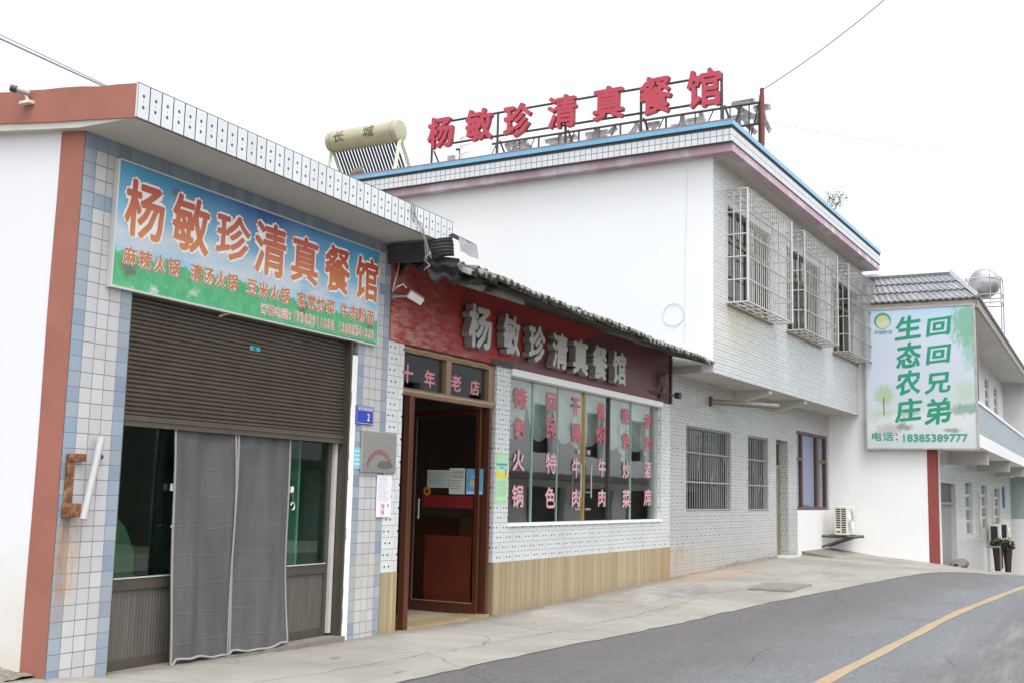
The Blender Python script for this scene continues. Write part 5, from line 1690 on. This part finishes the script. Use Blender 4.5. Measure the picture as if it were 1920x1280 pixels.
c = g.mix(trunk, c, (.14, .12, .07))
sn.part('printed_face', MB().box(SX - .015, SX + .05, -3.53, -1.0, 2.66, 6.10), g.out(c, .4))
mb = MB()
mb.box(SX - .03, SX + .07, -3.575, -3.532, 2.62, 6.14).box(SX - .03, SX + .07, -1.0, -.96, 2.62, 6.14).box(SX - .03, SX + .07, -3.532, -1.0, 2.62, 2.658).box(SX - .03, SX + .07, -3.532, -1.0, 6.102, 6.14)
sn.part('frame', mb, plain('weathered_pale_frame', (.42, .40, .37), .7, var=.3, scale=6))
GRN = plain('green_print', (.012, .27, .165), .45, var=.08)
GRN2 = plain('dull_green_print', (.06, .32, .22), .45)
fS = lambda u, v, w: (SX - .0155 - w, -u, v)
for s_, bxs in (('回回兄弟', [(-2.46, -3.01, 5.39, 5.84), (-2.44, -2.99, 4.71, 5.16), (-2.39, -2.99, 3.99, 4.49), (-2.37, -2.97, 3.23, 3.87)]), ('生态农庄', [(-1.72, -2.34, 5.34, 5.92), (-1.73, -2.31, 4.63, 5.26), (-1.7, -2.29, 3.96, 4.57), (-1.68, -2.3, 3.3, 3.88)])):
    for ch, (a, b_, za, zb) in zip(s_, bxs):
        # brush-like slant: the strokes climb a little to the far side
        mb = letter(MB(), ch, (-a, -b_, za, zb), lambda u, v, w, c0=-(a + b_) / 2: fS(u, v + .10 * (u - c0), w), .002, bold=.05, shear=.05)
        sn.part('character', mb, GRN)
mb = MB()
letter(mb, '电话：', (1.1, 1.72, 2.83, 3.05), fS, .002, bold=.05)
letter(mb, '18385389777', (1.84, 3.33, 2.80, 3.0), fS, .002, bold=.10)
sn.part('phone_lettering', mb, GRN2)
cy_, cz_ = 1.41, 5.82
mb = MB()
def circ(r, a0=0, a1=6.2832, n=30): return [(cy_ + r * math.cos(a0 + (a1 - a0) * i / n), cz_ + r * math.sin(a0 + (a1 - a0) * i / n)) for i in range(n + 1)]
for i in range(30):
    a = [circ(.205)[i], circ(.205)[i + 1], circ(.165 - .03 * math.sin(i * .2))[i + 1], circ(.165 - .03 * math.sin(i * .2))[i]]
    mb.add([fS(u, v, .002) for u, v in a], [(0, 1, 2, 3)])
sn.part('emblem_ring', mb, GRN2)
mb = MB()
mb.add([fS(u, v, .0015) for u, v in circ(.165)[:-1]], [tuple(range(30))])
sn.part('emblem_field', mb, plain('pale_lime_print', (.45, .60, .30), .5))
mb = MB()
mb.add([fS(u - .02, v + .045, .0025) for u, v in [(cy_ + .085 * math.cos(q), cz_ + .085 * math.sin(q)) for q in [i * .314 for i in range(20)]]], [tuple(range(20))])
sn.part('emblem_sun', mb, plain('gold_print', (.60, .52, .25), .5))
mb = MB()
for k in range(4):
    for i in range(12):
        u0_, u1_ = cy_ - .15 + .025 * i, cy_ - .15 + .025 * (i + 1)
        f_ = lambda u: cz_ - .045 - .035 * k + .020 * math.sin((u - cy_) * 22)
        lim = math.sqrt(max(0, .16 ** 2 - (max(abs(u0_ - cy_), abs(u1_ - cy_))) ** 2))
        if cz_ - f_(u0_) < lim:
            mb.add([fS(u0_, f_(u0_), .003), fS(u1_, f_(u1_), .003), fS(u1_, f_(u1_) + .012, .003), fS(u0_, f_(u0_) + .012, .003)], [(0, 1, 2, 3)])
sn.part('emblem_waves', mb, WHITEPL)
mb = MB()
letter(mb, '伊穆黔源', (1.20, 1.64, 5.485, 5.585), fS, .002, bold=.012)
sn.part('emblem_lettering', mb, plain('grey_green_print', (.20, .30, .28), .5))

# two air conditioners, pots, bundle at the grey-roofed house
aircon(F3, 12.0, 12.9, -2.95, -2.66, -.02, .66, 'white air conditioner with dark grille above the pots, nearer the garage door', True, 'air conditioners on the grey-roofed house', False, True)
aircon(F3, 15.6, 16.5, -2.95, -2.66, -.05, .66, 'white air conditioner with dark grille closest to the red-brown far pillar', True, 'air conditioners on the grey-roofed house', False, True)
m_ = MB()
for xx in (11.8, 12.4):
    m_.bar((xx, -2.57, -.07), (xx, -3.0, -.07), .05).bar((xx, -2.98, -.07), (xx, -2.98, -.80), .04)
solo('support_stand', 'thin grey metal stand under the nearer white air conditioner', 'stand', m_, STEEL, F3, (12, -2.8, -.8))
def potted(x, y, z, h, r, label, seed, flower=False):
    t = Thing('potted_plant', label, 'potted plant', F3, (x, y, z), 'pots beside the road')
    rr = random.Random(seed)
    m_ = MB()
    prof = [(z, r * .62), (z + h * .5, r * .8), (z + h * .95, r), (z + h, r * 1.06), (z + h, r * .9), (z + h * .9, 0)]
    vs = [(x + q * math.cos(k * .3927), y + q * math.sin(k * .3927), zz_) for zz_, q in prof for k in range(16)]
    m_.add(vs, [(i * 16 + k, i * 16 + (k + 1) % 16, (i + 1) * 16 + (k + 1) % 16, (i + 1) * 16 + k) for i in range(len(prof) - 1) for k in range(16)], 0, True)
    t.part('pot', m_, plain('dark_red_pot', (.05, .025, .025), .5))
    lv = MB()
    for k in range(420):
        a, b = rr.uniform(0, 6.28), rr.uniform(.1, 1)
        q = r * 1.45 * math.sqrt(rr.random())
        c_ = Vector((x + q * math.cos(a), y + q * math.sin(a), z + h + .38 * b * (1 - .4 * (q / (r * 1.5)))))
        u_ = Vector((rr.gauss(0, 1), rr.gauss(0, 1), rr.gauss(.3, 1))).normalized()
        w_ = u_.orthogonal().normalized()
        s_ = rr.uniform(.04, .08)
        lv.quad(c_ - u_ * s_, c_ + w_ * s_ * .45, c_ + u_ * s_, c_ - w_ * s_ * .45)
    t.part('leaves', lv, plain('bushy_leaf', (.06, .085, .03), .7, var=.4, scale=6), recalc=False)
    if flower:
        fl_ = MB()
        for k in range(50):
            c_ = Vector((x - .06 + rr.gauss(0, .07), y - .06 + rr.gauss(0, .06), z + h + .26 + rr.gauss(0, .08)))
            u_ = Vector((rr.gauss(0, 1), rr.gauss(0, 1), rr.gauss(0, 1))).normalized()
            w_ = u_.orthogonal().normalized()
            fl_.quad(c_ - u_ * .04, c_ + w_ * .03, c_ + u_ * .04, c_ - w_ * .03)
        t.part('blossom', fl_, plain('cream_blossom', (.55, .52, .40), .7), recalc=False)
potted(12.0, -2.87, -.86, .76, .15, 'dark pot with bushy plant standing nearer the garage door', 5)
potted(12.3, -3.16, -.90, .76, .15, 'dark pot with bushy plant and cream blossom by the red-brown pillar', 8, True)
m_ = MB()
m_.grid(lambda a, b: (2.7 + .95 * math.cos(math.pi * b) * (1 + .03 * math.sin(a * 25)), -2.74 + (.17 + .02 * math.sin(b * 23 + a * 9)) * max(.02, math.sin(math.pi * b)) ** .35 * math.cos(6.2832 * a), -.24 + (.13 + .015 * math.sin(b * 31 + a * 13)) * max(.02, math.sin(math.pi * b)) ** .35 * math.sin(6.2832 * a)), 20, 28)
solo('rolled_mat', 'grey speckled rolled bundle lying across the garage doorway', 'rolled mat', m_, plain('speckled_grey_cloth', (.22, .21, .19), .95, var=.6, scale=14, bump=.6), F3, (2.6, -2.7, -.3))
t = Thing('door_plate', 'small dark blue plate on the pillar past the air conditioners', 'plate', F3, (19.0, -2.6, 1.6))
t.part('plate', MB().box(18.6, 19.3, -2.60, -2.565, 1.2, 2.0), BLUE)
m_ = MB()
for k, xx in enumerate((9.0, 13.6)):
    m_.path([(xx, -2.62, 1.7), (xx + .2, -2.66, 1.5), (xx + .1, -2.62, .9), (xx + .5, -2.64, .3)], .04, 6)
solo('hoses', 'pale lagged pipes running down the wall to the air conditioners', 'pipes', m_, CREAM, F3, (11, -2.6, .6))
# drum tank on a stand on the far roof
tk3 = Thing('drum_tank', 'round steel drum tank on a thin stand above the grey roof', 'water tank', F3, (5, -2.6, 7.1))
c0 = Vector((5.0, -3.32, 7.62))
vax = Vector((.55, -.83, 0)).normalized()
m_ = MB()
prof = [(-.02, 0), (.0, .20), (.06, .31), (.16, .39), (.30, .42), (.6, .42), (.75, .39), (.84, .30), (.9, 0)]
ua, ub_ = vax.cross(Vector((0, 0, 1))).normalized(), Vector((0, 0, 1))
vs = []
for q, r_ in prof:
    for k in range(24):
        p = c0 + Vector((vax.x * 0 + q * .9, 0, 0)) + Vector((0, 1, 0)) * (r_ * math.cos(k * .2618)) + ub_ * (r_ * math.sin(k * .2618))
        vs.append(p)
m_.add(vs, [(i * 24 + k, i * 24 + (k + 1) % 24, (i + 1) * 24 + (k + 1) % 24, (i + 1) * 24 + k) for i in range(len(prof) - 1) for k in range(24)], 0, True)
tk3.part('drum', m_, plain('brushed_tank_steel', (.40, .41, .42), .3, .6, var=.2, scale=3))
m_ = MB()
for xx in (5.0, 5.8):
    for yy in (-3.78, -2.86):
        m_.bar((xx, yy, 6.2), (xx, yy, 7.72), .024)
for zz_ in (7.24, 7.0, 7.72):
    m_.bar((5.0, -3.78, zz_), (5.0, -2.86, zz_), .024).bar((5.8, -3.78, zz_), (5.8, -2.86, zz_), .024).bar((5.0, -3.78, zz_), (5.8, -3.78, zz_), .024).bar((5.0, -2.86, zz_), (5.8, -2.86, zz_), .024)
m_.bar((5.0, -3.5, 6.95), (5.0, -3.5, 7.95), .02).bar((5.0, -3.14, 6.95), (5.0, -3.14, 7.95), .02)
tk3.part('stand', m_, STEEL)

# next building beyond the crest
nb = Thing('roadside_house', 'white walled house with red-brown pillar and pale green windows beyond the crest', 'building', F3, (23, -3, -2))
nb.part('wall', MB().box(24.05, 34, -9, -2.45, -4, .72), WHITE)
nb.part('pillar', MB().box(24.0, 24.3, -2.449, -2.15, -4, .80), REDP)
nb.part('window_band', MB().box(24.08, 24.2, -9, -2.40, .722, 2.5), plain('pale_green_glazing', (.34, .44, .40), .25))
nb.part('roof', MB().box(23.8, 35, -9.3, -2.3, 2.6, 2.75), CONC)

# ================================================================== overhead cables
def sag(p, q, s_, n=16):
    p, q = Vector(p), Vector(q)
    return [p.lerp(q, i / n) + Vector((0, 0, -s_ * 4 * (i / n) * (1 - i / n))) for i in range(n + 1)]
solo('overhead_cable', 'pair of thin grey cables running off above the shop roof', 'cable', MB().path(sag((-3.0, 2.6, 5.75), (.75, .35, 4.52), .02), .008, 5).path(sag((-3.0, 2.6, 5.79), (.75, .35, 4.53), .0), .004, 5), plain('violet_grey_cable', (.16, .155, .19), .6), F1, (0, 0, 5))
solo('overhead_cable', 'black cable rising steeply from the rusty pole into the sky', 'cable', MB().path(sag((2.95, -.74, 9.46), (3.30, -4.3, 11.95), .16), .009, 5), plain('dark_grey_cable', (.10, .10, .105), .6), F2, (2.95, -.74, 9.4))
solo('overhead_cable', 'faint pale cable running level from the rusty pole over the street', 'cable', MB().path(sag((2.95, -.74, 8.82), (13.7, -4.6, 10.4), .08), .007, 5), plain('pale_cable', (.55, .55, .56), .6), F2, (2.95, -.74, 8.8))

# ================================================================== house across the street, seen mirrored in the glass
oh = Thing('street_house', 'grey white two-storey house across the street with dark windows', 'building', FW, (30, -15, 0))
wops = [(15 + i * 5.2, 17 + i * 5.2, 3.0, 5.0) for i in range(6)] + [(14.6 + i * 5.2, 18.2 + i * 5.2, -2, 1.6) for i in range(6)]
oh.part('wall', MB().wall(12, 46, -4, 6.6, -14.0, -14.3, wops), plain('grey_white_render', (.74, .75, .75), .9, var=.1))
oh.part('room', MB().box(12.3, 45.7, -20, -14.6, -4, 6.4), DARK)
oh.part('canopy', MB().box(12, 46, -14.0, -12.6, 1.9, 2.15), plain('brown_grey_canopy', (.14, .12, .11), .8))
oh.part('roof', MB().box(11.8, 46.2, -20.2, -13.6, 6.6, 6.9), CONC)
bpy.context.view_layer.update()
